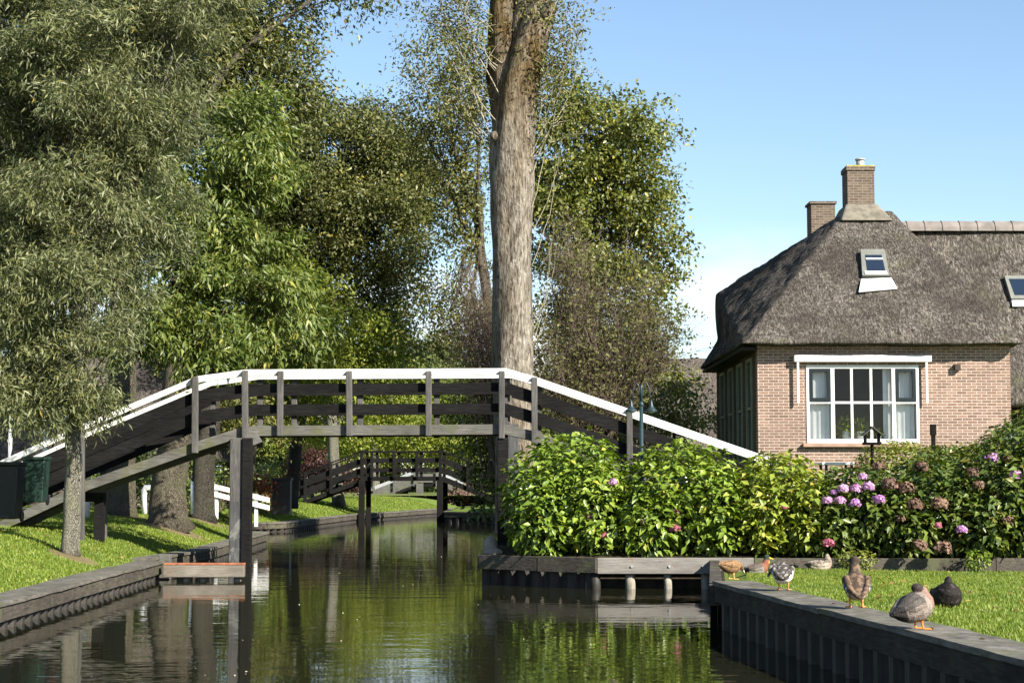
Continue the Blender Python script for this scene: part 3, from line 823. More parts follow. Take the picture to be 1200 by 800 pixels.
# walls
wx0, wx1 = P(945, 430, HY).x, P(1077, 430, HY).x
wz0, wz1 = P(1000, 519, HY).z, P(1000, 428, HY).z
b = MB()
T = .28
b.box(HX0, HY, HB - .4, HX1, HY + T, wz0); b.box(HX0, HY, wz1, HX1, HY + T, EZ + .06)
b.box(HX0, HY, wz0, wx0, HY + T, wz1); b.box(wx1, HY, wz0, HX1, HY + T, wz1)
b.obj('front_wall', M['brick'], house)
b = MB()
YB = 44.4
sw = [(37.75 + i * 1.62, 38.65 + i * 1.62) for i in range(4)]
sz0, sz1 = 1.75, 4.35
ya = HY + T
b.box(HX0, ya, HB - .4, HX0 + T, YB, sz0); b.box(HX0, ya, sz1, HX0 + T, YB, EZ + .06)
for (y0, y1) in sw:
    b.box(HX0, ya, sz0, HX0 + T, y0, sz1); ya = y1
b.box(HX0, ya, sz0, HX0 + T, YB, sz1)
b.obj('side_wall', M['brick_shaded'], house)
b = MB(); b.box(HX1 - T, HY + T, HB - .4, HX1, YB, EZ + .06); b.box(HX0 + T, YB - T, HB - .4, HX1 - T, YB, EZ + .06); b.obj('rear_wall', M['brick'], house)
b = MB(); b.box(HX0 + T + .01, HY + T + .01, HB - .1, HX1 - T - .01, YB - T - .01, HB); b.obj('floor', M['room'], house)
b = MB(); b.box(HX0 + T + .02, HY + 4.0, HB, HX1 - T - .02, HY + 4.08, EZ); b.obj('inner_wall', M['room'], house)
b = MB(); b.box(HX0 + T + .01, HY + T + .01, EZ - .1, HX1 - T - .01, YB - T - .01, EZ - .05); b.obj('ceiling', M['room'], house)
b = MB(); b.box(10.79, 39.3, HB - .4, 19, 39.5, Wz + .3); b.obj('wing_wall', M['dark_board'], house)
# plank soffit under the left eave
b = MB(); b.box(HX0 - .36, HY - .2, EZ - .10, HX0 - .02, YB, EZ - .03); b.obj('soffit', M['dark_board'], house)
for (y0, y1) in sw:
    wn_ = MB(); x = HX0 - .035
    for (a0, a1, c0, c1) in ((y0, y0 + .08, sz0, sz1), (y1 - .08, y1, sz0, sz1), (y0 + .08, y1 - .08, sz0, sz0 + .08), (y0 + .08, y1 - .08, sz1 - .08, sz1), (y0 + .08, y1 - .08, 3.2, 3.26)):
        wn_.box(x, a0, c0, x + .12, a1, c1)
    w_ = wn_.obj('side_window', m_plain('sage_paint', (.16, .18, .14), .5, .2, 4), house, bevel=.006)
    MB().box(x + .05, y0 + .08, sz0 + .08, x + .06, y1 - .08, sz1 - .08).obj('pane', M['dark_glass'], w_)
# front window
win = MB()
fy0, fy1 = HY - .02, HY + .09
def wxp(px): return P(px, 470, HY).x
def wzp(py): return P(1010, py, HY).z
fx = [wxp(v) for v in (945, 948.5, 973.5, 978, 1045, 1049.5, 1073.5, 1077)]
zt, zb, zm0, zm1 = wz1, wz0, wzp(470.5), wzp(473.5)
win.box(fx[0], fy0, zb, fx[7], fy1, zb + .09); win.box(fx[0], fy0, zt - .07, fx[7], fy1, zt)
for i in (0, 2, 4, 6): win.box(fx[i], fy0, zb + .09, fx[i + 1], fy1, zt - .07)
for (i, j) in ((1, 2), (3, 4), (5, 6)): win.box(fx[i], fy0 + .012, zm0 - .045, fx[j], fy1 - .01, zm0 + .005)
for px in (998.2, 1021.0):
    x = wxp(px); win.box(x - .028, fy0 + .015, zb + .09, x + .028, fy1 - .012, zm0 - .046); win.box(x - .028, fy0 + .015, zm0 + .006, x + .028, fy1 - .012, zt - .071)
W_ = win.obj('front_window', M['white'], house, bevel=.005, label='large white front window with six clear panes between curtained casements')
MB().add([(fx[1], HY + .045, zb + .08), (fx[6], HY + .045, zb + .08), (fx[6], HY + .045, zt - .06), (fx[1], HY + .045, zt - .06)], [(0, 1, 2, 3)]).obj('pane', M['glass'], W_)
for (i, j) in ((1, 2), (5, 6)):
    s_ = MB(); a, c = fx[i] + .004, fx[j] - .004; z0, z1 = zm0 + .008, zt - .074
    s_.box(a, fy0 - .012, z0, a + .07, fy0 + .05, z1); s_.box(c - .07, fy0 - .012, z0, c, fy0 + .05, z1)
    s_.box(a + .07, fy0 - .012, z0, c - .07, fy0 + .05, z0 + .075); s_.box(a + .07, fy0 - .012, z1 - .065, c - .07, fy0 + .05, z1)
    s_.obj('casement_sash', M['sash'], W_)
b = MB(); b.box(fx[0] - .1, HY - .12, zb - .085, fx[7] + .02, HY - .001, zb - .006); b.obj('window_sill', m_plain('clay_sill', (.30, .2, .15), .8, .2, 6), house, bevel=.01)
MB().box(fx[0] + .02, HY + .02, zb - .006, fx[7] - .02, HY + .5, zb + .045).obj('inner_sill', M['white'], house)
def curtain(x0, x1, z0, z1, y, amp=.016, per=.12, seed=0):
    r = random.Random(seed); n = 60; vs, fs = [], []
    for i in range(n + 1):
        u = i / n; x = x0 + (x1 - x0) * u
        for k in range(5):
            z = z1 + (z0 - z1) * k / 4
            vs.append((x, y + amp * math.sin(2 * math.pi * (x - x0) / per + .5 * math.sin(x * 9 + seed) + .15 * k) * (1 - .3 * (k == 0)), z))
    for i in range(n):
        for k in range(4): fs.append((i * 5 + k, i * 5 + k + 1, i * 5 + k + 6, i * 5 + k + 5))
    return MB().add(vs, fs)
for i, (a, c, sd) in enumerate(((fx[1] + .02, fx[2] - .0, 1), (fx[5], fx[6], 3), (wxp(1037), fx[4] + .03, 2))):
    curtain(a, c, zb + .06, zt - .05, HY + .16 + .02 * i, seed=sd).obj('curtain', M['curtain'], house, True)
# awning box with arms
aw = MB(); az0, az1 = wzp(424.5), wzp(416.5)
aw.box(wxp(930), HY - .16, az0, wxp(1091), HY - .004, az1)
AW = aw.obj('awning_box', M['white'], house, bevel=.02)
for px in (934.5, 1085):
    MB().box(wxp(px) - .022, HY - .14, wzp(472), wxp(px) + .022, HY - .10, az0 - .002).obj('awning_arm', M['white'], AW)
lp = P(1121, 430.5, HY); b = MB(); b.box(lp.x - .065, HY - .12, lp.z - .07, lp.x + .065, HY - .002, lp.z + .07)
b.obj('wall_lamp', m_plain('brown_lamp', (.05, .035, .03), .4), house, bevel=.01)
# chimneys
c0, c1 = P(993.5, 240, 40.5), P(1025, 240, 40.5); ct = P(1000, 195, 40.5).z
b = MB(); b.box(c0.x, 40.5, P_.z - .4, c1.x, 41.15, ct - .1); b.box(c0.x - .025, 40.475, ct - .1, c1.x + .025, 41.175, ct); ch = b.obj('front_chimney', M['brick_old'], house)
b = MB(); b.box(c0.x - .01, 40.49, ct + .001, c1.x + .01, 41.16, ct + .03); b.obj('chimney_moss', m_plain('yellow_lichen', (.32, .27, .05), .95, .5, 12), ch)
b = MB(); fl = P(1008.5, 190, 40.75); b.tube([(fl.x, 40.8, ct), (fl.x, 40.8, ct + .2)], .10, 12); b.tube([(fl.x, 40.8, ct + .2), (fl.x, 40.8, ct + .235)], .125, 12); b.obj('flue', M['grey_metal'], ch, True)
sk = [P(984, 257, 40.1), P(1046, 254, 40.1)]
b = MB(); z = P_.z
b.hexa([(sk[0].x, 39.95, z - .3), (sk[1].x, 39.95, z - .3), (sk[1].x + .05, 41.4, z - .25), (sk[0].x, 41.4, z - .25),
        (c0.x - .06, 40.42, z + .17), (c1.x + .06, 40.42, z + .17), (c1.x + .06, 41.22, z + .17), (c0.x - .06, 41.22, z + .17)])
b.obj('chimney_skirt', M['cement'], house, bevel=.05)
c0, c1 = P(951, 270, 43.2), P(979, 270, 43.2); ct = P(960, 236, 43.2).z
b = MB(); b.box(c0.x, 43.2, ct - 2.2, c1.x, 43.85, ct - .06); b.box(c0.x - .04, 43.16, ct - .06, c1.x + .04, 43.89, ct); b.obj('rear_chimney', M['brick_old'], house)
# roof window in the front slope
def slope_box(name, px4, plane, th, mat, parent, lift=0.0, label=None):
    a, b_, c = plane; n = (b_ - a).cross(c - a).normalized()
    if n.y > 0: n = -n
    pts = [PP(x, y, *plane) + n * lift for x, y in px4]
    m = MB(); m.hexa(pts + [p + n * th for p in pts]); return m.obj(name, mat, parent, label=label)
FP = (A_, B_, P_)
rw = slope_box('roof_window', [(1010, 327), (1042, 327), (1036, 296), (1008, 296)], FP, .10, M['frame_grey'], house, .0)
slope_box('pane', [(1015.5, 322), (1037, 322), (1032.5, 303), (1013, 303)], FP, .02, M['dark_glass'], rw, .085)
slope_box('glazing_bar', [(1014.2, 308.8), (1033.8, 308.8), (1033.4, 307.2), (1013.9, 307.2)], FP, .02, M['white'], rw, .102)
slope_box('sash_rail', [(1013, 326), (1039, 326), (1038.2, 322.6), (1012.6, 322.6)], FP, .02, M['white'], rw, .102)
slope_box('lead_apron', [(1006, 345), (1051, 341), (1044, 328.5), (1009, 330)], FP, .02, M['lead'], house, .055)
WP = (Vector((9.6, 38.5, Wz)), Vector((19, 38.5, Wz)), w1)
rw = slope_box('roof_window', [(1184, 353), (1232, 353), (1228, 326), (1176, 326)], WP, .10, M['frame_grey'], house, .0)
slope_box('pane', [(1188, 349), (1228, 349), (1224, 330), (1181, 330)], WP, .02, M['dark_glass'], rw, .085)
slope_box('lead_apron', [(1186, 361), (1236, 361), (1232, 354), (1185, 354)], WP, .02, M['lead'], house, .05)

# ================================================================== OTHER BUILDINGS
def barn(name, label, x0, x1, Y, depth, eave_z, ridge_z, base=.9, hip=1.5):
    t = thing(name, label, 'house', ((x0 + x1) / 2, Y, base))
    V = [Vector((x0, Y, eave_z)), Vector((x1, Y, eave_z)), Vector((x1, Y + depth, eave_z)), Vector((x0, Y + depth, eave_z)),
         Vector((x0 + hip, Y + depth / 2, ridge_z)), Vector((x1 - hip, Y + depth / 2, ridge_z))]
    thatch_solid('roof', V, [(0, 1, 5, 4), (1, 2, 5), (2, 3, 4, 5), (3, 0, 4), (0, 3, 2, 1)], M['thatch_far'], t, .16, 4, .06)
    b = MB(); b.box(x0 + .5, Y + .6, base - .3, x1 - .5, Y + depth - .6, eave_z + .05); w = b.obj('wall', M['brick_old'], t)
    for i in range(int((x1 - x0) / 2.6)):
        x = x0 + 1.2 + i * 2.6
        f = MB(); f.box(x, Y + .55, base + .5, x + .9, Y + .599, min(eave_z - .15, base + 1.7)); f = f.obj('window', M['white'], t)
        MB().box(x + .08, Y + .535, base + .58, x + .82, Y + .549, min(eave_z - .23, base + 1.62)).obj('pane', M['dark_glass'], f)
    return t
barn('thatched_barn', 'long grey thatched building behind the trunks on the left bank', -19.5, -8.9, 49.5, 8, 2.1, 5.6)
barn('thatched_cottage', 'thatched roof of a far cottage between twiggy shrub and brick house', 3.9, 14, 58, 8, 2.2, 6.2, hip=.6)

# ================================================================== FOLIAGE TOOLS
def unit(a): return a / np.maximum(np.linalg.norm(a, axis=1, keepdims=True), 1e-9)
def leaf_geo(Pb, N, D, L, W, fold=.25, droop=.15):
    """Pb base points, N facing normals, D growth directions; five vertices and four triangles per leaf"""
    D = unit(D - N * (D * N).sum(1, keepdims=True)); S = np.cross(D, N)
    L = L[:, None]; W = W[:, None]
    b = Pb; m = Pb + D * L * .48 - N * W * fold * .5
    l = Pb + D * L * .42 - S * W * .5 + N * W * fold * .5
    r = Pb + D * L * .42 + S * W * .5 + N * W * fold * .5
    tip = Pb + D * L - N * L * droop
    V = np.stack([b, l, m, r, tip], 1).reshape(-1, 3)
    n = len(Pb); o = (np.arange(n) * 5)[:, None, None]
    f = np.array([[0, 2, 1], [0, 3, 2], [1, 2, 4], [2, 3, 4]])[None]
    return V, (f + o).reshape(-1, 3)
def lobe_world(lb):
    px, py, Y, rx, ry, rd = lb[:6]
    c = P(px, py, Y); s = Y / F
    return np.array(c), np.array([rx * s, rd, ry * s])
def crown_points(lobes, rng, per_area, shell=.45, rough=.35, seed=0, bs=.42, nb=6):
    """clump centres spread through lobes, most of them near the outside, with an uneven outline"""
    C, O = [], []
    for lb in lobes:
        c, r = lobe_world(lb); k = lb[6] if len(lb) > 6 else 1.0
        area = (r[0] * r[1] + r[0] * r[2] + r[1] * r[2]) * 4.2
        n = max(3, int(area * per_area * k / nb))
        d = unit(rng.normal(size=(n, 3)))
        bump = np.array([mnoise.noise(Vector(tuple(q * 2.1 + c * .37 + seed))) for q in d])
        rr = (shell + (1 - shell) * rng.random(n) ** .6) * (1 + rough * bump)
        bc = c + d * r * rr[:, None]; bo = unit(d / r)
        q = np.clip(rng.normal(size=(n, nb, 3)), -1.5, 1.5) * np.array([bs, bs, bs * .55])
        C.append((bc[:, None, :] + q).reshape(-1, 3))
        O.append(unit((bo[:, None, :] * .7 + q / bs * .55 + np.array([0, 0, .25])).reshape(-1, 3)))
    return np.concatenate(C), np.concatenate(O)
def foliage(name, mat, parent, lobes, seed, per_area=6, leaves=60, L=.09, W=.035, sig=.22, droop_dir=.6, out=.5, up=.4, jit=.7, shell=.45, rough=.35, fold=.25, flat=.7, keep=None, lvar=.48, bs=.42, nb=6):
    rng = np.random.default_rng(seed)
    C, O = crown_points(lobes, rng, per_area, shell, rough, seed, bs, nb)
    k = rng.poisson(leaves, len(C)) + 3
    # clumps stretched along a drooping twig
    tw = unit(O * .6 + rng.normal(size=C.shape) * .5 + np.array([0, 0, -droop_dir]))
    idx = np.repeat(np.arange(len(C)), k); n = len(idx)
    s = np.clip(rng.normal(size=(n, 3)), -1.5, 1.5) * sig * np.array([1, 1, flat])
    s += tw[idx] * (rng.random((n, 1)) - .4) * sig * 3.6
    Pb = C[idx] + s
    N = unit(O[idx] * out + np.array([0, 0, up]) + rng.normal(size=(n, 3)) * jit)
    D = tw[idx] * .8 + O[idx] * .3 + rng.normal(size=(n, 3)) * .6 + np.array([0, 0, -droop_dir * .6])
    sc = 1 + lvar * (rng.random(n) - .5) * 2
    if keep is not None:
        m = keep(Pb); Pb, N, D, sc = Pb[m], N[m], D[m], sc[m]
    V, Fc = leaf_geo(Pb, N, D, L * sc, W * sc, fold)
    o = mesh_np(name, V, Fc, mat, parent)
    return o, C
def limb_path(a, b, rng, sag=.12, n=5):
    a, b = Vector(a), Vector(b); L = (b - a).length
    out = []
    for i in range(n + 1):
        u = i / n
        p = a.lerp(b, u) + Vector((rng.normal() * .04 * L, rng.normal() * .04 * L, rng.normal() * .03 * L)) * (math.sin(math.pi * u))
        p.z += sag * L * math.sin(math.pi * u)
        out.append(p)
    return out
NLEAF = [0]
def tree(name, label, trunk, radii, lobes, leafmat, bark, seed, cat='tree', group=None, limbs=True, twigs=.25, limb_r=.10, fork=None, **kw):
    """trunk: world points from the ground up"""
    rng = np.random.default_rng(seed + 1000)
    t = thing(name, label, cat, tuple(trunk[0]), group)
    mb = MB()
    # flared, slightly lumpy trunk
    pts = [Vector(p) for p in trunk]
    mb.tube(pts, radii, 14)
    fo, C = foliage('crown', leafmat, t, lobes, seed, **kw)
    NLEAF[0] += len(fo.data.polygons) // 4
    if limbs:
        top = pts[-1]; pre = pts[-2] if fork is None else Vector(fork)
        for lb in lobes:
            c, r = lobe_world(lb)
            st = pre.lerp(top, rng.random())
            pth = limb_path(st, c, rng, .06)
            mb.tube(pth, [limb_r * (1 - .75 * i / 5) for i in range(6)], 7)
            d2 = np.linalg.norm((C - c) / r, axis=1)
            near = np.where(d2 < 1.25)[0]
            pick = rng.choice(near, size=min(len(near), max(3, int(len(near) * twigs))), replace=False) if len(near) else []
            for i in pick:
                q = limb_path(pth[int(rng.integers(2, 6))], C[i], rng, .05, 3)
                mb.tube(q, [limb_r * .2, limb_r * .14, limb_r * .09, limb_r * .04], 4, False)
    mb.obj('trunk', bark, t, True)
    return t
def trunk_pts(px, py, Y, r, top_px, top_py, n=5, wob=.03, flare=1.45, taper=.75, seed=0):
    rnd = random.Random(seed)
    a, b = P(px, py, Y), P(top_px, top_py, Y)
    a.z -= .12
    pts, rs = [], []
    for i in range(n + 1):
        u = i / n
        p = a.lerp(b, u); p.x += rnd.uniform(-wob, wob) * (0 < i < n); p.y += rnd.uniform(-wob, wob)
        pts.append(p); rs.append(r * (1 - (1 - taper) * u))
    # root flare
    pts.insert(1, a.lerp(pts[1], .25)); rs.insert(1, r * 1.08); rs[0] = r * flare
    return pts, rs

# ================================================================== TREES
# silver willow on the left lawn
tp, tr = trunk_pts(82, 641, 26, .135, 90, 440, 6, .03, 1.25, .85, 1)
tp[-1] = P(92, 300, 26); 
tree('willow_tree', 'silvery narrow leaved willow with slim pale trunk on the left lawn', tp, tr,
     [(40, 90, 26, 130, 130, 1.9), (150, 60, 26.6, 90, 100, 1.7), (70, 230, 26, 120, 110, 1.7), (-20, 300, 26, 90, 150, 1.6), (140, 230, 26.4, 75, 110, 1.4), (150, 310, 26.2, 45, 50, .9),
      (70, 340, 25.6, 85, 80, 1.3), (60, 425, 25.4, 58, 55, .9), (5, 445, 25.3, 48, 65, .8), (105, 425, 25.5, 28, 48, .6), (60, -80, 26.5, 160, 90, 2), (215, 10, 26.6, 60, 80, 1.1), (-10, 120, 27, 70, 120, 1.5), (10, 20, 27, 90, 80, 1.6), (30, 300, 27, 80, 110, 1.3), (190, 150, 26.5, 35, 60, .8), (40, 470, 25.3, 38, 30, .6)],
     M['lf_willow'], M['bark_pale'], 11, limb_r=.05, twigs=.12, per_area=8.5, leaves=95, L=.115, W=.021, sig=.13, droop_dir=.7, out=.45, up=.4, jit=.7, shell=.4, rough=.45, bs=.27, nb=9)
# leafy ash behind it, hanging over the bridge ramp
tp, tr = trunk_pts(197, 612, 37, .40, 215, 330, 6, .05, 1.5, .7, 2)
tree('ash_tree', 'bright green ash with long drooping leaves overhanging the left bridge ramp', tp, tr,
     [(250, 250, 32.6, 75, 90, 1.5), (300, 330, 32.4, 55, 75, 1.3), (200, 330, 32.2, 60, 80, 1.2), (165, 390, 32, 45, 45, .9), (225, 398, 31.8, 55, 42, .9), (275, 398, 32, 45, 45, .9), (238, 425, 30.9, 34, 20, .5), (285, 170, 33, 55, 60, 1.6), (180, 220, 33, 60, 80, 1.5), (325, 380, 32.4, 38, 45, 1.0)],
     M['lf_ash'], M['bark_mid'], 12, limb_r=.09, twigs=.15, per_area=7.0, leaves=48, L=.15, W=.045, sig=.14, droop_dir=1.0, bs=.28, nb=7, out=.5, up=.35, jit=.55, shell=.35, rough=.35)
# tall trees of the left bank
tp, tr = trunk_pts(140, 606, 39, .35, 150, 200, 6, .05, 1.35, .8, 3)
tree('tall_lime_tree', 'tall dark tree with thick trunk rising behind the willow', tp, tr,
     [(230, 40, 40, 110, 110, 2.6), (305, 15, 41, 72, 62, 2.2), (290, 120, 41, 80, 70, 2.2), (160, 140, 41, 110, 120, 2.5), (390, -18, 40, 36, 36, 1.2), (60, 60, 41, 130, 180, 2.5), (0, 300, 41, 70, 110, 2)],
     M['lf_dark'], M['bark_mid'], 13, limb_r=.12, twigs=.3, per_area=3.4, leaves=56, L=.12, W=.055, sig=.26, droop_dir=.5, shell=.4)
tp, tr = trunk_pts(340, 590, 58.5, .23, 372, 330, 6, .08, 1.3, .8, 4)
tree('dark_oak_tree', 'broad dark green tree filling the middle behind the near footbridge', tp, tr,
     [(400, 182, 57, 80, 66, 3.2), (330, 192, 57, 70, 72, 2.8), (450, 184, 57, 58, 54, 2.4), (350, 270, 56, 70, 75, 2.6), (440, 270, 56, 65, 70, 2.4), (470, 215, 57, 40, 55, 2.0), (430, 345, 55, 50, 50, 2.0), (478, 310, 55, 26, 36, 1.2), (450, 392, 55, 28, 28, 1.2), (290, 250, 56, 50, 90, 2)],
     M['lf_dark'], M['bark_dark'], 14, limb_r=.10, twigs=.3, per_area=3.6, leaves=72, L=.125, W=.062, sig=.28, droop_dir=.45, shell=.35, rough=.5)
tp, tr = trunk_pts(284, 604, 52.5, .13, 310, 420, 5, .06, 1.3, .75, 5)
tree('light_maple_tree', 'light yellow green tree behind the white handrail left of centre', tp, tr,
     [(335, 395, 52, 60, 50, 2.0), (395, 400, 53, 60, 50, 2.0), (290, 390, 52, 50, 55, 1.8), (440, 425, 54, 45, 35, 1.6), (350, 350, 53, 50, 40, 1.7), (318, 470, 56, 32, 45, 1.4), (355, 450, 56, 40, 35, 1.4)],
     M['lf_light'], M['bark_mid'], 15, limb_r=.08, twigs=.12, per_area=3.6, leaves=55, L=.12, W=.06, sig=.25, droop_dir=.4, shell=.35)
tp, tr = trunk_pts(397, 590, 72, .26, 388, 480, 4, .05, 1.25, .8, 6)
tree('pale_trunk_tree', 'slender tree with pale trunk by the second footbridge ramp', tp, tr,
     [(390, 470, 74, 55, 35, 2.2), (430, 455, 76, 55, 35, 2.2), (350, 480, 74, 30, 40, 1.6), (470, 475, 78, 45, 40, 2.2), (410, 505, 76, 35, 22, 1.6)],
     M['lf_light'], M['bark_pale'], 16, limb_r=.09, twigs=.1, per_area=2.6, leaves=55, L=.15, W=.075, sig=.32, droop_dir=.4)
tp, tr = trunk_pts(440, 588, 118, .30, 440, 480, 4, .05, 1.25, .8, 7)
tree('roadside_tree', 'small tree with pale trunk seen under the bridge left of the grey ramps', tp, tr,
     [(440, 470, 118, 70, 40, 3), (500, 480, 120, 60, 40, 3), (380, 480, 120, 60, 45, 3), (545, 500, 120, 40, 40, 2.4), (470, 520, 120, 60, 20, 2.4)],
     M['lf_light'], M['bark_pale'], 17, limb_r=.09, twigs=.1, per_area=1.8, leaves=55, L=.2, W=.1, sig=.42, droop_dir=.4)
tp, tr = trunk_pts(237, 606, 43, .30, 246, 460, 4, .05, 1.35, .85, 8)
tree('small_shade_tree', 'shady tree partly hidden behind the left end of the near footbridge', tp, tr,
     [(262, 470, 45, 40, 35, 1.4), (300, 490, 47, 34, 36, 1.4), (255, 400, 45, 50, 45, 1.4)],
     M['lf_olive'], M['bark_dark'], 18, limb_r=.06, twigs=.1, per_area=3.2, leaves=50, L=.12, W=.06, sig=.24)

# the great trunk behind the bridge, forked and pollarded at the top
BT = 33.5
t = thing('pollard_tree', 'huge straight pollarded trunk with thin side shoots behind the bridge', 'tree', tuple(P(599, 585, BT)))
g = MB()
def rough_tube(mb, pts, rs, n=28, amp=.05, seed=0):
    vs, fs = [], []
    fine = []
    for a, b, r0, r1 in zip(pts, pts[1:], rs, rs[1:]):
        k = max(2, int((Vector(b) - Vector(a)).length / .14))
        for i in range(k): fine.append((Vector(a).lerp(Vector(b), i / k), r0 + (r1 - r0) * i / k))
    fine.append((Vector(pts[-1]), rs[-1]))
    for (p, r) in fine:
        for k in range(n):
            a = 2 * math.pi * k / n; d = Vector((math.cos(a), math.sin(a), 0))
            q = mnoise.noise(Vector((d.x * 1.6 + seed, d.y * 1.6, p.z * .55))) * amp * 1.3 + mnoise.noise(Vector((d.x * 7, d.y * 7 + seed, p.z * 1.3))) * amp * .5
            vs.append(p + d * (r + q))
    m = len(fine)
    for i in range(m - 1):
        for k in range(n): fs.append((i * n + k, i * n + (k + 1) % n, (i + 1) * n + (k + 1) % n, (i + 1) * n + k))
    fs.append(tuple(range((m - 1) * n, m * n)))
    mb.add(vs, fs)
tw = BT / F
base = P(600, 560, BT); base.z = .6
base.x = P(603, 560, BT).x
rough_tube(g, [base, P(603, 540, BT), P(601, 430, BT), P(600, 250, BT), P(600, 170, BT), P(606, 110, BT), P(618, 55, BT), P(633, 12, BT), P(636, 4, BT)],
           [25 * tw, 23 * tw, 24 * tw, 24 * tw, 25 * tw, 24 * tw, 22 * tw, 18 * tw, 15 * tw], seed=3)
rough_tube(g, [P(594, 150, BT + .12), P(588, 90, BT + .15), P(588, 40, BT + .12), P(592, -40, BT), P(596, -130, BT)], [17 * tw, 16.5 * tw, 15 * tw, 13 * tw, 11 * tw], 20, seed=8)
rough_tube(g, [P(606, 90, BT + .2), P(612, 30, BT + .25), P(622, -30, BT + .2), P(626, -90, BT + .2)], [15 * tw, 16 * tw, 15 * tw, 13 * tw], 20, seed=12)
g.obj('trunk', M['bark_big'], t, True)
for (px, py, r) in ((580, 160, .10), (640, 14, .18), (620, 200, .07)):
    kn = MB(); kn.ball(P(px, py, BT - .22), r, 10, (1, .8, 1.1)); kn.obj('burr', M['bark_big'], t, True)
# epicormic shoots with thin leaves
rng = np.random.default_rng(77); sh = MB(); tips = []
def shoot(mb, start, end, r0, bend, rng, n=6):
    a, b = Vector(start), Vector(end); pts = []
    for i in range(n + 1):
        u = i / n; p = a.lerp(b, u); p += Vector(bend) * math.sin(math.pi * u) ; p += Vector(rng.normal(size=3) * .015)
        pts.append(p)
    mb.tube(pts, [r0 * (1 - .8 * i / n) for i in range(n + 1)], 5, False); return pts
for i in range(46):
    left = rng.random() < .62
    py = rng.uniform(20, 185); px = 580 + rng.uniform(-1, 12) if left else 620 + rng.uniform(-2, 14)
    L = rng.uniform(.8, 2.6); s = P(px, py, BT - .1 + rng.uniform(-.1, .25))
    dx = -rng.uniform(.25, .8) if left else rng.uniform(.05, .5)
    e = s + Vector((dx * L, rng.normal() * .35, L * rng.uniform(.6, 1.0)))
    pts = shoot(sh, s, e, rng.uniform(.007, .014), (dx * .25, 0, -.05), rng)
    for k in range(5):
        q = pts[int(rng.integers(2, 7))]
        e2 = q + Vector((rng.normal() * .4 + dx * .3, rng.normal() * .3, rng.uniform(.1, .6)))
        p2 = shoot(sh, q, e2, .008, (0, 0, .03), rng, 4)
        tips += p2[1:]
    tips += pts[3:]
for i in range(13):      # upright suckers along the right side of the stem
    py = rng.uniform(180, 420); s = P(622 + rng.uniform(0, 3), py, BT - .1)
    e = s + Vector((rng.uniform(.15, .8), rng.normal() * .3, rng.uniform(.8, 2.2))); pts = shoot(sh, s, e, rng.uniform(.005, .010), (.10, 0, -.05), rng); tips += pts[4:]
sh.obj('side_shoots', M['twig_pale'], t, True)
tips = np.array([tuple(p) for p in tips]); idx = rng.integers(0, len(tips), 9000)
Pb = tips[idx] + rng.normal(size=(len(idx), 3)) * .12
Pb = Pb[(Pb[:, 2] > P(600, 200, BT).z) | (rng.random(len(Pb)) < .12)]
n = len(Pb); V, Fc = leaf_geo(Pb, unit(rng.normal(size=(n, 3)) + [0, -.2, .5]), rng.normal(size=(n, 3)), rng.uniform(.06, .11, n), rng.uniform(.03, .05, n))
mesh_np('shoot_leaves', V, Fc, M['lf_olive'], t)

# airy trees left and right of the great trunk
tp, tr = trunk_pts(593, 585, 47, .18, 560, 230, 6, .08, 1.3, .7, 9)
tree('airy_alder_tree', 'airy olive green tree left of the great pollarded trunk', tp, tr,
     [(512, 62, 45, 46, 40, 1.5, .24), (552, 30, 44, 36, 48, 1.3, .30), (530, 120, 46, 55, 50, 1.8), (495, 150, 46, 38, 40, 1.4, .8), (540, 195, 47, 45, 45, 1.8), (545, 270, 47, 35, 55, 1.6), (535, 340, 47, 38, 42, 1.5, .9), (555, 390, 47, 45, 40, 1.8), (510, 395, 47, 25, 28, 1.0, .7), (520, 240, 46, 28, 40, 1.1, .7), (505, 205, 47, 22, 30, 1.0, .6)],
     M['lf_olive'], M['bark_mid'], 21, limb_r=.06, twigs=.3, per_area=3.6, leaves=40, L=.10, W=.05, sig=.2, droop_dir=.35, shell=.25, rough=.6)
tp, tr = trunk_pts(668, 560, 50, .22, 690, 250, 6, .08, 1.3, .7, 10)
tree('poplar_tree', 'fluttering green and yellow tree right of the great trunk', tp, tr,
     [(645, 140, 49, 30, 48, 1.4), (668, 112, 49, 26, 26, 1.0), (640, 230, 49, 25, 60, 1.2), (690, 150, 50, 48, 50, 1.9), (735, 170, 50, 38, 45, 1.6), (650, 215, 49, 35, 55, 1.6), (710, 220, 50, 55, 50, 2.0), (755, 235, 50, 26, 50, 1.4), (770, 300, 50, 24, 40, 1.2), (730, 290, 50, 50, 60, 1.8), (670, 300, 50, 50, 60, 1.8), (700, 385, 50, 50, 50, 1.6), (775, 395, 49, 28, 25, 1.1, .6), (745, 360, 50, 35, 40, 1.3, .6), (645, 390, 50, 30, 50, 1.4, .7)],
     M['lf_poplar'], M['bark_mid'], 22, limb_r=.06, twigs=.3, per_area=3.8, leaves=46, L=.12, W=.08, sig=.22, droop_dir=.4, shell=.3, rough=.6)
# dark leafy shrub under the bridge, right of the channel
tp, tr = trunk_pts(588, 600, 46, .09, 575, 540, 3, .03, 1.2, .8, 30)
tree('holly_shrub', 'dark glossy shrub hanging beside the right pile under the bridge', tp, tr,
     [(575, 490, 45, 32, 30, 1.2), (588, 540, 45, 20, 40, 1.0), (548, 468, 46, 36, 22, 1.2), (600, 500, 46, 30, 60, 1.2), (590, 585, 45, 20, 22, .8)],
     M['lf_hydrangea_d'], M['bark_dark'], 31, 'shrub', limb_r=.03, twigs=.2, per_area=6, leaves=40, L=.13, W=.06, sig=.2, droop_dir=.8)
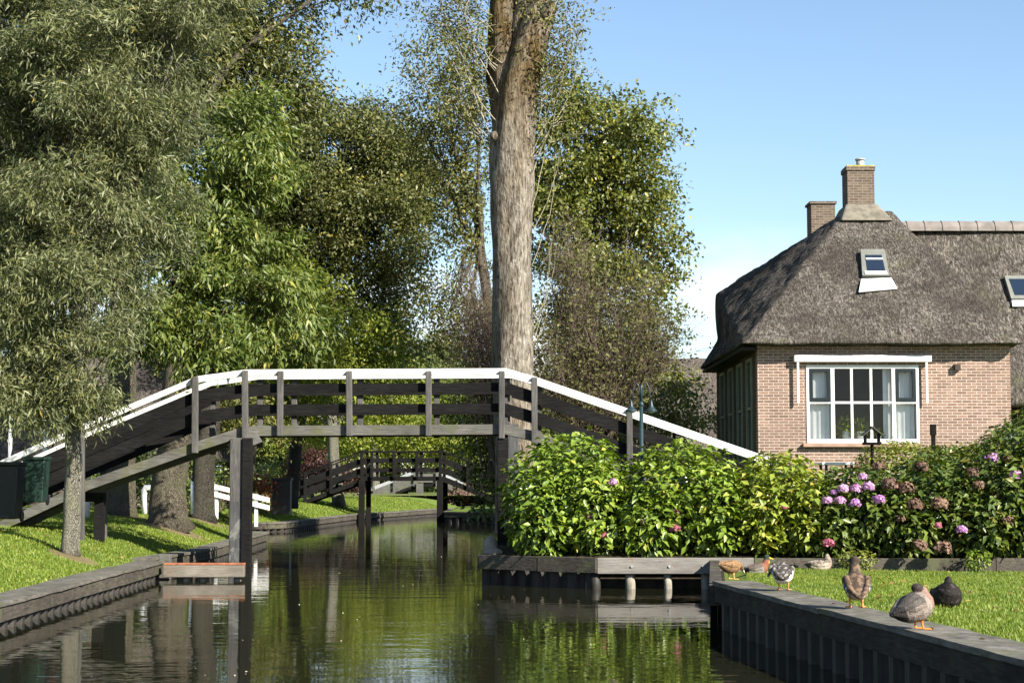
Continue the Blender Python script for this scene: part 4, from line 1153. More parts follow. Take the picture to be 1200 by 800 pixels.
# twiggy half bare shrub
def twiggy(name, label, base, fans, seed, nmain, mat, leafmat, nleaf, leafL=.06):
    rng = np.random.default_rng(seed)
    t = thing(name, label, 'shrub', tuple(base)); mb = MB(); tips = []
    for i in range(nmain):
        f = fans[int(rng.integers(len(fans)))]
        c, r = lobe_world(f)
        e = Vector(c + unit(rng.normal(size=(1, 3)))[0] * r * rng.random() ** .4)
        s = Vector(base) + Vector((rng.normal() * .25, rng.normal() * .25, 0))
        mid = s.lerp(e, .45) + Vector((rng.normal() * .3, rng.normal() * .3, .2))
        pts = []
        for k in range(8):
            u = k / 7; pts.append(s * (1 - u) ** 2 + mid * (2 * u * (1 - u)) + e * u * u + Vector(rng.normal(size=3) * .02))
        mb.tube(pts, [rng.uniform(.014, .022) * (1 - .8 * k / 7) for k in range(8)], 4, False)
        for j in range(9):
            q = pts[int(rng.integers(3, 8))]; L = rng.uniform(.3, 1.1)
            d = unit((np.array(e - s) / (e - s).length + rng.normal(size=3) * .6)[None])[0]
            q2 = q + Vector(d * L); p2 = [q, q.lerp(q2, .5) + Vector(rng.normal(size=3) * .04), q2]
            mb.tube(p2, [.0075, .006, .003], 3, False); tips += [p2[1], p2[2]]
            for _ in range(3):
                z = q.lerp(q2, rng.random()); z2 = z + Vector(d * .3 + rng.normal(size=3) * .18); mb.tube([z, z2], [.005, .002], 3, False); tips.append(z2)
    mb.obj('twigs', mat, t)
    tips = np.array([tuple(p) for p in tips]); ix = rng.integers(0, len(tips), nleaf); Pb = tips[ix] + rng.normal(size=(nleaf, 3)) * .07
    V, Fc = leaf_geo(Pb, unit(rng.normal(size=(nleaf, 3)) + [0, -.3, .4]), rng.normal(size=(nleaf, 3)), rng.uniform(.6, 1.3, nleaf) * leafL, rng.uniform(.3, .6, nleaf) * leafL)
    mesh_np('leaves', V, Fc, leafmat, t)
    return t
twiggy('twiggy_shrub', 'half bare brown twiggy shrub right of the great trunk above the white rail', P(690, 545, 41), [(700, 340, 41, 55, 70, 1.6), (680, 400, 41, 55, 60, 1.5), (740, 370, 41, 50, 70, 1.4), (765, 410, 41, 30, 40, 1.0), (660, 310, 41, 30, 50, 1.2), (720, 430, 40, 60, 40, 1.3), (650, 440, 40, 25, 40, 1.2)], 41, 170, M['twig'], M['lf_twiggy'], 17000, .10)
twiggy('bare_shrub', 'purplish bare twigs left of the great trunk below the airy tree', P(597, 560, 43), [(555, 350, 43, 28, 45, .9), (560, 400, 43, 30, 40, 1.0)], 42, 60, M['twig'], M['lf_twiggy'], 1800, .07)

# background shrubs and the far woodland
def shrub(name, label, base, lobes, mat, seed, **kw):
    kw = dict(dict(per_area=5, leaves=45, L=.11, W=.06, sig=.2, limb_r=.025, twigs=.1), **kw)
    b0 = Vector(base); return tree(name, label, [b0, b0 + Vector((0, 0, .3)), b0 + Vector((.02, 0, .6))], [.05, .045, .04], lobes, mat, M['bark_dark'], seed, 'shrub', **kw)
shrub('purple_shrub', 'dark purple leaved shrub behind the second footbridge ramp', P(400, 590, 82), [(378, 540, 84, 22, 26, 1.4), (398, 548, 85, 14, 22, 1.0), (357, 545, 84, 20, 26, 1.4)], M['lf_purple'], 51, L=.16, W=.09, sig=.3, per_area=3)
shrub('red_flower_shrub', 'red and orange flowering shrub behind the white railing on the left bank', P(268, 590, 56), [(262, 568, 56, 18, 14, .7), (300, 568, 57, 20, 18, .8)], M['lf_red'], 52, L=.1, W=.06)
shrub('yellow_border_shrub', 'pale orange shrub beneath the light tree beside the dark box', P(305, 588, 62), [(308, 570, 62, 14, 16, .7)], M['lf_box'], 53, L=.1, W=.06)
shrub('far_bush', 'rounded pinkish bush on the far bank beyond the third footbridge', P(545, 600, 92), [(545, 590, 92, 22, 12, 1.2)], M['lf_dry'], 54, L=.15, W=.08, per_area=3)
shrub('ivy_shrub', 'dark evergreen shrub behind the big trunks on the left bank', P(200, 606, 46), [(190, 565, 46, 40, 35, 1.2), (235, 570, 47, 25, 30, 1.0), (150, 560, 46, 30, 35, 1.0)], M['lf_hydrangea_d'], 55, L=.11, W=.06)
shrub('garden_shrub', 'yellow green garden shrub behind the right ramp below the far cottage', P(790, 520, 48), [(745, 490, 47, 30, 30, 1.2), (785, 480, 48, 28, 22, 1.2), (770, 450, 49, 30, 28, 1.2, .7), (815, 500, 48, 25, 25, 1.1), (700, 500, 46, 30, 30, 1.2)], M['lf_poplar'], 56, L=.1, W=.06)
wood = [(x, 500 + (x % 7) * 4 - (30 if x < 560 else -4), 140 + (x * 13 % 23), 60, (78 if x < 700 else 52), 5) for x in range(-80, 760, 55)] + [(x, 520, 160, 60, 60, 6) for x in range(760, 1400, 60)]
o, _ = foliage('far_woodland', M['lf_far'], None, [w for w in wood], 61, per_area=.8, leaves=60, L=.42, W=.24, sig=.8, shell=.3)
stuff(o)
shrubs = [(x, 570, 124 + x % 5, 45, 28, 2) for x in range(320, 640, 40)]
o, _ = foliage('far_hedge', M['lf_far'], None, shrubs, 62, per_area=1.6, leaves=50, L=.22, W=.12, sig=.4, shell=.3)
tag(o, 'dim green hedge closing the view beyond the third footbridge', 'hedge')

# ================================================================== HYDRANGEAS AND GARDEN SHRUBS
def bush(label, lobes, leafmat, seed, flowers=(), name='hydrangea_bush', cat='hydrangea', L=.14, W=.08, dens=330, stems=18, floor=.44, group=None):
    rng = np.random.default_rng(seed)
    if name == 'hydrangea_bush':
        lobes = [(a, b - 1, Y - .75, r[0] * .92, r[1] * 1.03, *r[2:]) for (a, b, Y, *r) in lobes]; flowers = [(a, b, Y - .82, r, m) for (a, b, Y, r, m) in flowers]
    c0, r0 = lobe_world(lobes[0])
    t = thing(name, label, cat, (c0[0], c0[1], floor), group)
    Ps, Ns = [], []
    for lb in lobes:
        c, r = lobe_world(lb); area = (r[0] * r[1] + r[0] * r[2] + r[1] * r[2]) * 4.2
        n = int(area * dens * (lb[6] if len(lb) > 6 else 1))
        d = unit(rng.normal(size=(n, 3))); dd = d / (np.abs(d) ** 2.6).sum(1, keepdims=True) ** (1 / 2.6)
        bump = np.array([mnoise.noise(Vector(tuple(q * 3.2 + seed))) for q in d])
        lay = rng.choice([1.03, .9, .76, .58], size=n, p=[.40, .28, .20, .12])
        hole = np.array([mnoise.noise(Vector(tuple(q * 6.5 + seed * 1.7))) for q in d]); lay = lay - .14 * (hole < -.15)
        Ps.append(c + dd * r * (lay * (1 + .13 * bump + .04 * rng.normal(size=n)))[:, None]); Ns.append(unit(d / r))
    Pb = np.concatenate(Ps); O = np.concatenate(Ns)
    m = Pb[:, 2] > floor + .02; Pb, O = Pb[m], O[m]; n = len(Pb)
    N = unit(O * .34 + np.array([0, 0, .85]) + rng.normal(size=(n, 3)) * .42)
    D = O * np.array([.9, .9, 1.3]) + rng.normal(size=(n, 3)) * .6 + np.array([0, 0, -.05])
    s = rng.uniform(.6, 1.25, n)
    V, Fc = leaf_geo(Pb, N, D, L * s, W * s, .35, .25)
    mesh_np('foliage', V, Fc, leafmat, t)
    b = MB()
    for i in range(stems):
        k = int(rng.integers(len(Pb))); e = Vector(Pb[k]); q = Vector((c0[0] + (e.x - c0[0]) * .45, c0[1] + (e.y - c0[1]) * .4, floor - .03))
        b.tube([q, q.lerp(e, .5) + Vector((0, 0, .06)), e], [.014, .011, .006], 5, False)
    b.obj('stems', M['stem_green'], t)
    for (px, py, Yf, rr, mat) in flowers:
        c = np.array(P(px, py, Yf)); k = 130
        d = unit(rng.normal(size=(k, 3))); d[:, 2] = np.where(d[:, 2] < -.45, -d[:, 2], d[:, 2])
        pb = c + d * rr * rng.uniform(.82, 1.05, (k, 1)) * np.array([1, 1, .85])
        sd = unit(np.cross(d, rng.normal(size=(k, 3))))
        V, Fc = leaf_geo(pb - sd * rr * .22, unit(d + rng.normal(size=(k, 3)) * .25), sd, np.full(k, rr * .5), np.full(k, rr * .46), .1, .05)
        mesh_np('flower_head', V, Fc, M[mat], t)
    return t
bush('rounded bright green hydrangea beside the right bridge pile, single pink bloom', [(666, 590, 28.2, 74, 72, 1.1), (637, 605, 27.6, 36, 48, .8), (698, 600, 27.6, 38, 52, .8)], M['lf_hydrangea'], 71,
     [(718, 565, 27.15, .075, 'pt_pink'), (707, 627, 27.0, .07, 'pt_rose'), (690, 606, 27.0, .06, 'lf_dry')])
bush('bright hydrangea second along the bed with a rosy bloom low down', [(797, 590, 27.9, 70, 62, 1.1), (758, 612, 27.4, 36, 40, .8), (838, 602, 27.4, 33, 46, .8)], M['lf_hydrangea'], 72,
     [(791, 619, 26.85, .085, 'pt_rose'), (792, 600, 26.95, .075, 'lf_dry'), (754, 612, 26.75, .06, 'lf_dry')])
bush('yellowing hydrangea in the middle of the flower bed', [(915, 590, 27.6, 51, 52, 1.0), (889, 602, 27.2, 28, 46, .7), (940, 605, 27.2, 26, 44, .7)], M['lf_hydrangea_y'], 73, [(919, 594, 26.6, .05, 'pt_rose')], dens=300)
pk = [(1011, 559, 26.65, .07, 'pt_pink'), (1003, 573, 26.6, .09, 'pt_pink'), (1018, 571, 26.55, .09, 'pt_pink'), (988, 573, 26.5, .085, 'pt_pink'), (984, 587, 26.5, .085, 'pt_pink'), (1002, 590, 26.45, .085, 'pt_mauve'),
      (1030, 586, 26.5, .095, 'pt_mauve'), (970, 587, 26.5, .08, 'pt_pink'), (977, 577, 26.55, .055, 'pt_mauve'), (971, 637, 25.95, .085, 'pt_rose')]
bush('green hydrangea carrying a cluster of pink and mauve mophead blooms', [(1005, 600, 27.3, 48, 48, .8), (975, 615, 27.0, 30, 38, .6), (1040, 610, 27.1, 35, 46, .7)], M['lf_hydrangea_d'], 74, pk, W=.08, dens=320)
dr = [(1043, 568, 26.6, .13, 'lf_dry'), (1062, 573, 26.6, .12, 'lf_dry'), (1072, 592, 26.5, .12, 'lf_dry'), (1101, 591, 26.45, .13, 'lf_dry'), (1099, 616, 26.35, .06, 'pt_rose'), (1127, 621, 26.3, .085, 'pt_mauve'), (1055, 608, 26.5, .08, 'lf_dry'),
      (1078, 640, 26.1, .11, 'lf_dry'), (1105, 643, 26.1, .13, 'lf_dry'), (1030, 548, 27.0, .1, 'lf_dry'), (1080, 548, 27.0, .11, 'lf_dry')]
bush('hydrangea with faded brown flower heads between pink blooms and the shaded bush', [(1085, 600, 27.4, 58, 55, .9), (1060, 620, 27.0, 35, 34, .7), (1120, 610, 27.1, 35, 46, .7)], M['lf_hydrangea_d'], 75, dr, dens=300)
dk = [(1163, 537, 26.9, .1, 'pt_mauve'), (1182, 538, 26.9, .09, 'lf_dry'), (1190, 557, 26.6, .09, 'pt_pink'), (1147, 569, 26.6, .09, 'lf_dry'), (1180, 611, 26.4, .1, 'lf_dry'), (1140, 554, 26.8, .1, 'lf_dry')]
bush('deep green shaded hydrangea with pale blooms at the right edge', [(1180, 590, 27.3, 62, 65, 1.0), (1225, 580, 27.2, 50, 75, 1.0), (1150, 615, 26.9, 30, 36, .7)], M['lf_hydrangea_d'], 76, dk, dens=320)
bush('clipped yellow green box shrub below the house window', [(1050, 548, 33.5, 42, 30, .8)], M['lf_box'], 77, (), 'box_shrub', 'shrub', .07, .045, 700, 8, .8)
bush('low pale green clipped shrub right of the black garden post', [(1140, 545, 33.5, 36, 24, .7), (1100, 545, 33.5, 25, 22, .6)], M['lf_box'], 78, (), 'box_shrub', 'shrub', .07, .045, 600, 8, .8)
bush('dark upright shrub against the brick wall corner at the right edge', [(1185, 540, 31, 35, 40, .9), (1215, 530, 31, 40, 50, .9)], M['lf_hydrangea_d'], 79, (), 'evergreen_shrub', 'shrub', .12, .05, 300, 8, .8)
bush('leafy green shrub between box shrub and faded hydrangea', [(1105, 560, 30.5, 36, 36, .8)], M['lf_hydrangea_d'], 80, (), 'evergreen_shrub', 'shrub', .11, .06, 320, 8, .7)
# low weeds along the bed board
for i, (px, py, Yw, r, lab) in enumerate(((1145, 655, 25.4, 14, 'sprig of pale weeds growing over the bed board at right'), (1005, 655, 25.4, 22, 'tuft of dry weeds at the foot of the pink hydrangea'))):
    bush(lab, [(px, py, Yw, r, 10, .14)], M['lf_hydrangea'] if i == 0 else M['lf_box'], 90 + i, (), 'weed_tuft', 'weeds', .06, .028, 900, 4, .3)

# ================================================================== GRASS
M['earth'] = m_ground('bare_earth', (0.11, 0.09, 0.045), (0.16, 0.13, 0.07), (0.21, 0.17, 0.09), 2.0, 22)
EARTH = []
for (px, py, Ye, rx, ry) in ((83, 640, 26, .42, .55), (197, 612, 37, .85, 1.2), (140, 606, 39, .6, .8), (237, 606, 43, .6, .8)):
    c = P(px, py, Ye); EARTH.append((c.x + .1, Ye - .15, rx, ry))
    vs, fs = [], []
    for i in range(7):
        for k in range(22):
            a = 2 * math.pi * k / 22; r = i / 6 * (1 + .3 * mnoise.noise(Vector((math.cos(a) * 1.5, math.sin(a) * 1.5, Ye))))
            x, y = c.x + .1 + rx * r * math.cos(a), Ye - .15 + ry * r * math.sin(a)
            vs.append((x, y, prof(lx(y) - x) + .022 * (1 - i / 6) + .012 * (i < 6) - .02 * (i == 6)))
    for i in range(6):
        for k in range(22): fs.append((i * 22 + k, i * 22 + (k + 1) % 22, (i + 1) * 22 + (k + 1) % 22, (i + 1) * 22 + k))
    structure(MB().add(vs, fs).obj('bare_earth', M['earth'], None, True))
def blades(name, mat, pts, h, seed, w=.007, lean=.45):
    rng = np.random.default_rng(seed); n = len(pts)
    a = rng.random(n) * 2 * np.pi; H = h * rng.uniform(.5, 1.3, n)
    d = np.stack([np.cos(a), np.sin(a), np.zeros(n)], 1); s = np.stack([-np.sin(a), np.cos(a), np.zeros(n)], 1) * w
    up = np.array([0, 0, 1.0])
    mid = pts + up * (H * .55)[:, None] + d * (H * lean * .35)[:, None]
    tip = pts + up * (H * .95)[:, None] + d * (H * lean * rng.uniform(.5, 1.6, n))[:, None]
    V = np.stack([pts - s, pts + s, mid + s * .7, mid - s * .7, tip], 1).reshape(-1, 3)
    o = (np.arange(n) * 5)[:, None, None]; f = np.array([[0, 1, 2], [0, 2, 3], [3, 2, 4]])[None]
    return mesh_np(name, V, (f + o).reshape(-1, 3), mat)
rng = np.random.default_rng(5)
n = 190000
y = 9.5 + (25.5 - 9.5) * rng.random(n) ** .9; o_ = .36 + rng.random(n) ** 1.3 * 8.0
x = np.array([qx(v) for v in y]) + o_
keep = (x < y * .315 + 2.6) & ((x - np.array([qx(v) for v in y])) > .36 + .05 * rng.random(n))
x, y = x[keep], y[keep]
z = np.array([lawn_z(a, b) for a, b in zip(x, y)])
pt = np.stack([x, y, z - .01], 1)
hv = np.array([mnoise.noise(Vector((a * 1.5, b * 1.5, 0))) for a, b in zip(x, y)])
stuff(blades('quay_lawn_grass', M['grass_blade'], pt, .042 * (1 + .35 * hv), 6, .0045))
n = 230000
y = 15.5 + (47 - 15.5) * rng.random(n); o_ = .34 + rng.random(n) ** 1.2 * 6.5
ex = np.array([lx(v) for v in y]); x = ex - o_
keep = (np.abs(x) < y * .32 + 2.6) & (o_ > .45) & ~((y > 27.9) & (y < 28.9) & (o_ < .8))
for (ex_, ey_, rx_, ry_) in EARTH:
    keep &= (((x - ex_) / rx_) ** 2 + ((y - ey_) / ry_) ** 2 > .25 + 1.1 * rng.random(n)) 
x, y, o_ = x[keep], y[keep], o_[keep]
z = np.array([prof(a) for a in o_]); pt = np.stack([x, y, z - .01], 1)
stuff(blades('lawn_grass', M['grass_blade'], pt, np.full(len(x), .05), 7, .007))
n = 40000
y = 53 + 34 * rng.random(n); o_ = .34 + rng.random(n) * 3.4
x = np.array([lx(v) for v in y]) - o_; z = np.array([prof(a) for a in o_])
stuff(blades('far_lawn_grass', M['grass_blade'], np.stack([x, y, z - .01], 1), np.full(n, .07), 8, .014))

# fallen leaves on both lawns
rng = np.random.default_rng(91); n = 420
y = rng.uniform(16, 44, n); o_ = .5 + rng.random(n) * 5; x = np.array([lx(v) for v in y]) - o_; z = np.array([prof(a) for a in o_]) + .045
y2 = rng.uniform(10, 25, 160); o2 = .15 + rng.random(160) * 5; x2 = np.array([qx(v) for v in y2]) + o2; z2 = np.array([lawn_z(a, b) for a, b in zip(x2, y2)]) + .042
z2 = np.where(o2 < .42, .522, z2)
pb = np.concatenate([np.stack([x, y, z], 1), np.stack([x2, y2, z2], 1)]); n = len(pb)
V, Fc = leaf_geo(pb, unit(rng.normal(size=(n, 3)) * .35 + [0, 0, 1]), rng.normal(size=(n, 3)), rng.uniform(.04, .085, n), rng.uniform(.025, .05, n))
M['lf_fallen'] = m_leaf('fallen_leaf', [(0.0, (0.10, 0.06, 0.025)), (0.6, (0.24, 0.15, 0.05)), (1.0, (0.40, 0.30, 0.08))], 0.7, 0.15, 0.2)
stuff(mesh_np('fallen_leaves', V, Fc, M['lf_fallen']))

# ================================================================== STREET FURNITURE AND SMALL THINGS
# lamp post with curled arms and bell shades
lp = P(752, 560, 27.2); lp.z = .45
t = thing('street_lamp', 'slim blue green lamp post with two bell shades among the hydrangeas', 'street lamp', tuple(lp))
b = MB(); top = P(750.5, 470, 27.2).z
b.tube([(lp.x, 27.2, .4), (lp.x, 27.2, .8), (lp.x, 27.2, .85), (lp.x, 27.2, top)], [.05, .05, .034, .03], 12)
b.tube([(lp.x, 27.2, top - .02), (lp.x, 27.2, top + .22), (lp.x, 27.2, top + .27)], [.022, .018, .004], 8); b.ball((lp.x, 27.2, top - .05), .045, 10)
b.obj('pole', M['blue_paint'], t, True)
for s in (-1, 1):
    b = MB(); pts = []
    for i in range(11):
        a = math.pi * i / 10
        pts.append((lp.x + s * (.02 + .06 * (1 - math.cos(a))), 27.2, top + .05 + .24 * math.sin(a) ** .8 + (.0 if i < 6 else -.04 * (i - 5) / 5)))
    b.tube(pts, .009, 6); b.obj('curled_arm', M['blue_paint'], t, True)
    e = Vector(pts[-1])
    b = MB(); b.lathe((e.x + s * .02, 27.2, e.z - .17), [(.10, 0), (.095, .012), (.056, .045), (.032, .09), (.02, .15), (.011, .185)], 18); sh_ = b.obj('lamp_shade', M['blue_paint'], t, True)
    b = MB(); b.lathe((e.x + s * .02, 27.2, e.z - .20), [(.01, 0), (.05, .01), (.07, .028)], 14); b.obj('lens', M['grey_metal'], sh_, True)

# bird table in front of the window
q = P(1022, 530, 33); t = thing('bird_table', 'small dark wooden bird table with pitched roof before the window', 'bird table', (q.x, 33, .95))
zt_ = P(1022, 521, 33).z
b = MB(); b.tube([(q.x, 33, .9), (q.x, 33, zt_)], .032, 8); b.obj('pole', M['black_wood'], t)
b = MB(); b.box(q.x - .16, 32.86, zt_, q.x + .16, 33.14, zt_ + .05); b.obj('tray', M['black_wood'], t, bevel=.006)
for s in (-1, 1):
    b = MB(); b.box(q.x + s * .13 - .012, 32.9, zt_ + .05, q.x + s * .13 + .012, 33.1, zt_ + .21); b.obj('roof_support', M['black_wood'], t)
    b = MB(); b.obox((q.x + s * .085, 33, zt_ + .265), (.105, 0, -s * .085), (0, .15, 0), (s * .004, 0, .006)); b.obj('roof', M['grey_wood'], t)
# black garden post
q = P(1094, 530, 32); t = thing('garden_post', 'plain black wooden garden post standing before the brick wall', 'post', (q.x, 32, .9))
b = MB(); b.box(q.x - .035, 31.965, .7, q.x + .035, 32.035, P(1094, 510, 32).z); b.box(q.x - .05, 31.95, P(1094, 510, 32).z, q.x + .05, 32.05, P(1094, 497, 32).z); b.obj('post_body', M['black_wood'], t, bevel=.006)
# white garden table
a, c = P(962, 545, 34), P(998, 545, 34); zt_ = P(980, 542, 34).z
t = thing('garden_table', 'low table with pale top in shade under the house window', 'table', ((a.x + c.x) / 2, 34, .95))
b = MB(); b.box(a.x - .05, 33.6, zt_ - .045, c.x, 34.4, zt_); b.obj('table_top', M['white'], t, bevel=.01)
for xx in (a.x + .05, c.x - .06):
    for yy in (33.7, 34.3):
        b = MB(); b.box(xx - .025, yy - .025, .85, xx + .025, yy + .025, zt_ - .045); b.obj('leg', M['dark_metal'], t)
# pot plants on the inner window sill
def pot_plant(px, label, s, seed):
    c = P(px, 515, HY + .17); z0 = wz0 + .046
    t = thing('potted_plant', label, 'pot plant', (c.x, c.y, z0), 'pot plants on the window sill')
    b = MB(); b.lathe((c.x, c.y, z0), [(.075 * s, 0), (.095 * s, .16 * s), (.10 * s, .19 * s), (.09 * s, .19 * s), (.085 * s, .17 * s)], 16); b.obj('pot', M['pot'], t, True)
    rng = np.random.default_rng(seed); n = 260
    d = unit(rng.normal(size=(n, 3)) + [0, 0, .5]); pb = np.array([c.x, c.y, z0 + .19 * s]) + d * rng.random((n, 1)) * np.array([.17, .12, .26]) * s
    V, Fc = leaf_geo(pb, unit(rng.normal(size=(n, 3)) + [0, -.5, .6]), d + rng.normal(size=(n, 3)) * .4, np.full(n, .11 * s), np.full(n, .035 * s))
    mesh_np('leaves', V, Fc, M['lf_light'], t)
pot_plant(992.5, 'leafy plant in a white pot, left one on the window sill', 1.15, 1)
pot_plant(1008.5, 'bushy plant in a white pot beside the middle glazing bar', 1.1, 2)
pot_plant(1030, 'small thin plant in a low white pot behind the bird table', .6, 3)
# hanging lamp inside? none.  bicycle-like grey thing at the right edge: a covered barbecue
q = P(1186, 515, 35.5)
t = thing('covered_trolley', 'grey domed garden trolley with curved handle at the right edge', 'trolley', (q.x, 35.5, .9))
b = MB(); b.ball((q.x, 35.5, q.z - .08), .24, 16, (1.1, .8, .85)); b.obj('dome', M['grey_metal'], t, True)
b = MB(); b.tube([P(1170, 512, 35.4), P(1173, 505, 35.4), P(1180, 502, 35.4), P(1187, 506, 35.4)], .03, 8); b.tube([P(1170, 510, 35.35), P(1174, 504, 35.35), P(1178, 499, 35.35)], .022, 8); b.obj('handle', M['dark_metal'], t, True)
b = MB(); b.box(q.x - .2, 35.35, .8, q.x + .2, 35.65, q.z - .2); b.obj('base', M['dark_metal'], t)

# wheelie bins in front of the left ramp
def bin_(px, py, Y, w, h, mat, label):
    p = P(px, py, Y); z1 = p.z; z0 = z1 - h
    t = thing('wheelie_bin', label, 'bin', (p.x, Y, z0), 'bins beside the left ramp')
    b = MB(); b.hexa([(p.x - w * .42, Y - w * .42, z0 + .05), (p.x + w * .42, Y - w * .42, z0 + .05), (p.x + w * .42, Y + w * .42, z0 + .05), (p.x - w * .42, Y + w * .42, z0 + .05),
                      (p.x - w * .5, Y - w * .5, z1 - .06), (p.x + w * .5, Y - w * .5, z1 - .06), (p.x + w * .5, Y + w * .5, z1 - .06), (p.x - w * .5, Y + w * .5, z1 - .06)]); b.obj('bin_body', mat, t, bevel=.02)
    b = MB(); b.box(p.x - w * .54, Y - w * .56, z1 - .058, p.x + w * .54, Y + w * .54, z1); b.obj('lid', mat, t, bevel=.015)
    for s in (-1, 1):
        b = MB(); b.tube([(p.x + s * w * .46, Y + w * .36, z0 + .09), (p.x + s * w * .40, Y + w * .36, z0 + .09)], .09, 12); b.obj('wheel', M['dark_plastic'], t)
bin_(43, 535, 27.6, .36, .78, M['green_plastic'], 'dark green wheelie bin standing before the left bridge ramp')
bin_(9, 541, 27.2, .46, .95, M['dark_plastic'], 'blackish wheelie bin at the left edge beside the green one')

# square dark cabinet on the far left bank
p0, p1 = P(320, 560, 57), P(341, 560, 57)
t = thing('utility_box', 'dark square upright box on the lawn beyond the bridge', 'box', ((p0.x + p1.x) / 2, 57, .9))
b = MB(); b.box(p0.x, 56.8, .55, p1.x, 57.3, P(330, 563, 57).z); b.obj('cabinet', M['dark_metal'], t, bevel=.015)
b = MB(); b.box(p0.x - .03, 56.77, P(330, 563, 57).z, p1.x + .03, 57.33, P(330, 560, 57).z); b.obj('lid', M['dark_metal'], t, bevel=.01)

# white railings and hoops on the left bank
def rail_fence(label, Y, pts, posts, rails, r=.045):
    p0 = P(*pts[0], Y)
    t = thing('white_railing', label, 'railing', (p0.x, Y, .9))
    for dy in rails:
        b = MB(); b.board([P(x, y + dy, Y) for x, y in pts], .13, .05); b.obj('rail', M['white'], t)
    for (px, y0, y1) in posts:
        a, c = P(px, y0, Y), P(px, y1, Y); b = MB(); b.box(a.x - r, Y + .03, c.z, a.x + r, Y + .03 + 2 * r, a.z); b.obj('post', M['white'], t, bevel=.01)
rail_fence('white two bar railing sloping along the inlet behind the left pile', 45.5, [(244, 565), (272, 572), (316, 583)], [(253.5, 573, 608), (300, 579, 617)], [0, 9])
p = P(176, 600, 41)
t = thing('cycle_hoop', 'white tubular hoop beside the thick shaded trunks', 'hoop', (p.x, 41, .85))
b = MB(); pts = [P(169.5, 602, 41), P(168.5, 574, 41), P(170, 571, 41), P(184, 571, 41), P(186.5, 574, 41.2), P(182, 592, 41.6)]; b.tube(pts, .065, 10); b.obj('tube', M['white'], t, True)
def pole(name, label, cat, px, y0, y1, Y, r, mat):
    a, c = P(px, y0, Y), P(px, y1, Y); t = thing(name, label, cat, (c.x, Y, c.z))
    b = MB(); b.tube([c, a], r, 10); b.obj('shaft', mat, t, True); b = MB(); b.ball(a, r * 1.25, 10, (1, 1, .6)); b.obj('cap', mat, t, True); return t
pole('white_bollard', 'short white bollard just right of the slim willow trunk', 'bollard', 102.5, 566, 606, 36, .05, M['white'])
t = pole('white_pole', 'thin leaning white pole between two dark trunks', 'pole', 225, 565, 602, 40, .035, M['white'])
pole('orange_post', 'bright orange post behind the white railing', 'post', 250.5, 576, 604, 49, .05, M['orange'])
pole('yellow_post', 'thin yellow post left of the dark square box', 'post', 319, 570, 598, 60, .05, M['yellow'])
p = P(251, 552, 50); t = thing('blue_sign', 'small blue sign board with white edge behind the left pile', 'sign', (p.x, 50, .9))
b = MB(); b.box(p.x - .2, 50, p.z - .17, p.x + .2, 50.03, p.z + .17); b.obj('panel', M['sign_blue'], t, bevel=.008)
b = MB()
for (x0, x1, z0, z1) in ((-.19, .19, .145, .16), (-.19, .19, -.16, -.145), (-.19, -.175, -.145, .145), (.175, .19, -.145, .145)): b.box(p.x + x0, 49.994, p.z + z0, p.x + x1, 49.999, p.z + z1)
b.obj('white_border', M['white'], t)
b = MB(); b.tube([(p.x, 50.06, .8), (p.x, 50.06, p.z + .1)], .03, 8); b.obj('post', M['grey_metal'], t)
# folded parasol and canvas awnings behind the left ramp
p = P(62, 500, 40); t = thing('folded_parasol', 'folded navy parasol with a red flash behind the left ramp', 'parasol', (p.x, 40, .9))
b = MB(); b.tube([(p.x, 40, .85), (p.x, 40, P(62, 466, 40).z)], .03, 8); b.obj('pole', M['dark_metal'], t)
b = MB(); z1, z0 = P(62, 468, 40).z, P(62, 512, 40).z; b.lathe((p.x, 40, z0), [(.09, 0), (.10, .1), (.11, (z1 - z0) * .6), (.06, (z1 - z0) * .9), (.02, z1 - z0)], 12); b.obj('folded_canopy', M['navy'], t, True)
b = MB(); q = P(66.5, 482, 39.9); b.ball(q, .12, 10, (.55, .5, 1.4)); b.obj('tie_band', M['red'], t, True)
p = P(30, 488, 42); t = thing('canvas_awning', 'grey blue canvas awning stretched behind the left ramp', 'awning', (p.x, 42, .9))
vs, fs = [], []
for i in range(9):
    u = i / 8
    for j in range(5):
        v = j / 4; q = P(-40 + 122 * u, 474 + 26 * u + 6 * math.sin(math.pi * u) , 41 + 2.4 * v); q.z += .3 * v - .15 * math.sin(math.pi * v); vs.append(q)
for i in range(8):
    for j in range(4): fs.append((i * 5 + j, i * 5 + 5 + j, i * 5 + 6 + j, i * 5 + 1 + j))
o = MB().add(vs, fs).obj('canvas', M['canopy'], t, True); so = o.modifiers.new('s', 'SOLIDIFY'); so.thickness = .02
for (px) in (-30, 12, 53):
    b = MB(); q = P(px, 484 + .2 * px, 41.1); b.tube([(q.x, 41.15, .85), (q.x, 41.15, q.z + .05)], .045, 8); b.obj('post', M['white'], t)
# small flag hanging from the light tree
p = P(330.5, 516, 57.5); t = thing('hanging_banner', 'narrow orange and blue banner hanging beside a trunk', 'banner', (p.x, 57.5, p.z))
b = MB(); b.obox(p + Vector((-.03, 0, 0)), (.03, 0, 0), (0, .008, 0), (0, 0, .25)); b.obj('orange_strip', M['orange'], t)
b = MB(); b.obox(p + Vector((.045, 0, 0)), (.03, 0, 0), (0, .008, 0), (0, 0, .25)); b.obj('blue_strip', M['sign_blue'], t)
b = MB(); b.tube([p + Vector((-.1, 0, .27)), p + Vector((.35, 0, .29))], .015, 6); b.obj('rod', M['dark_metal'], t)
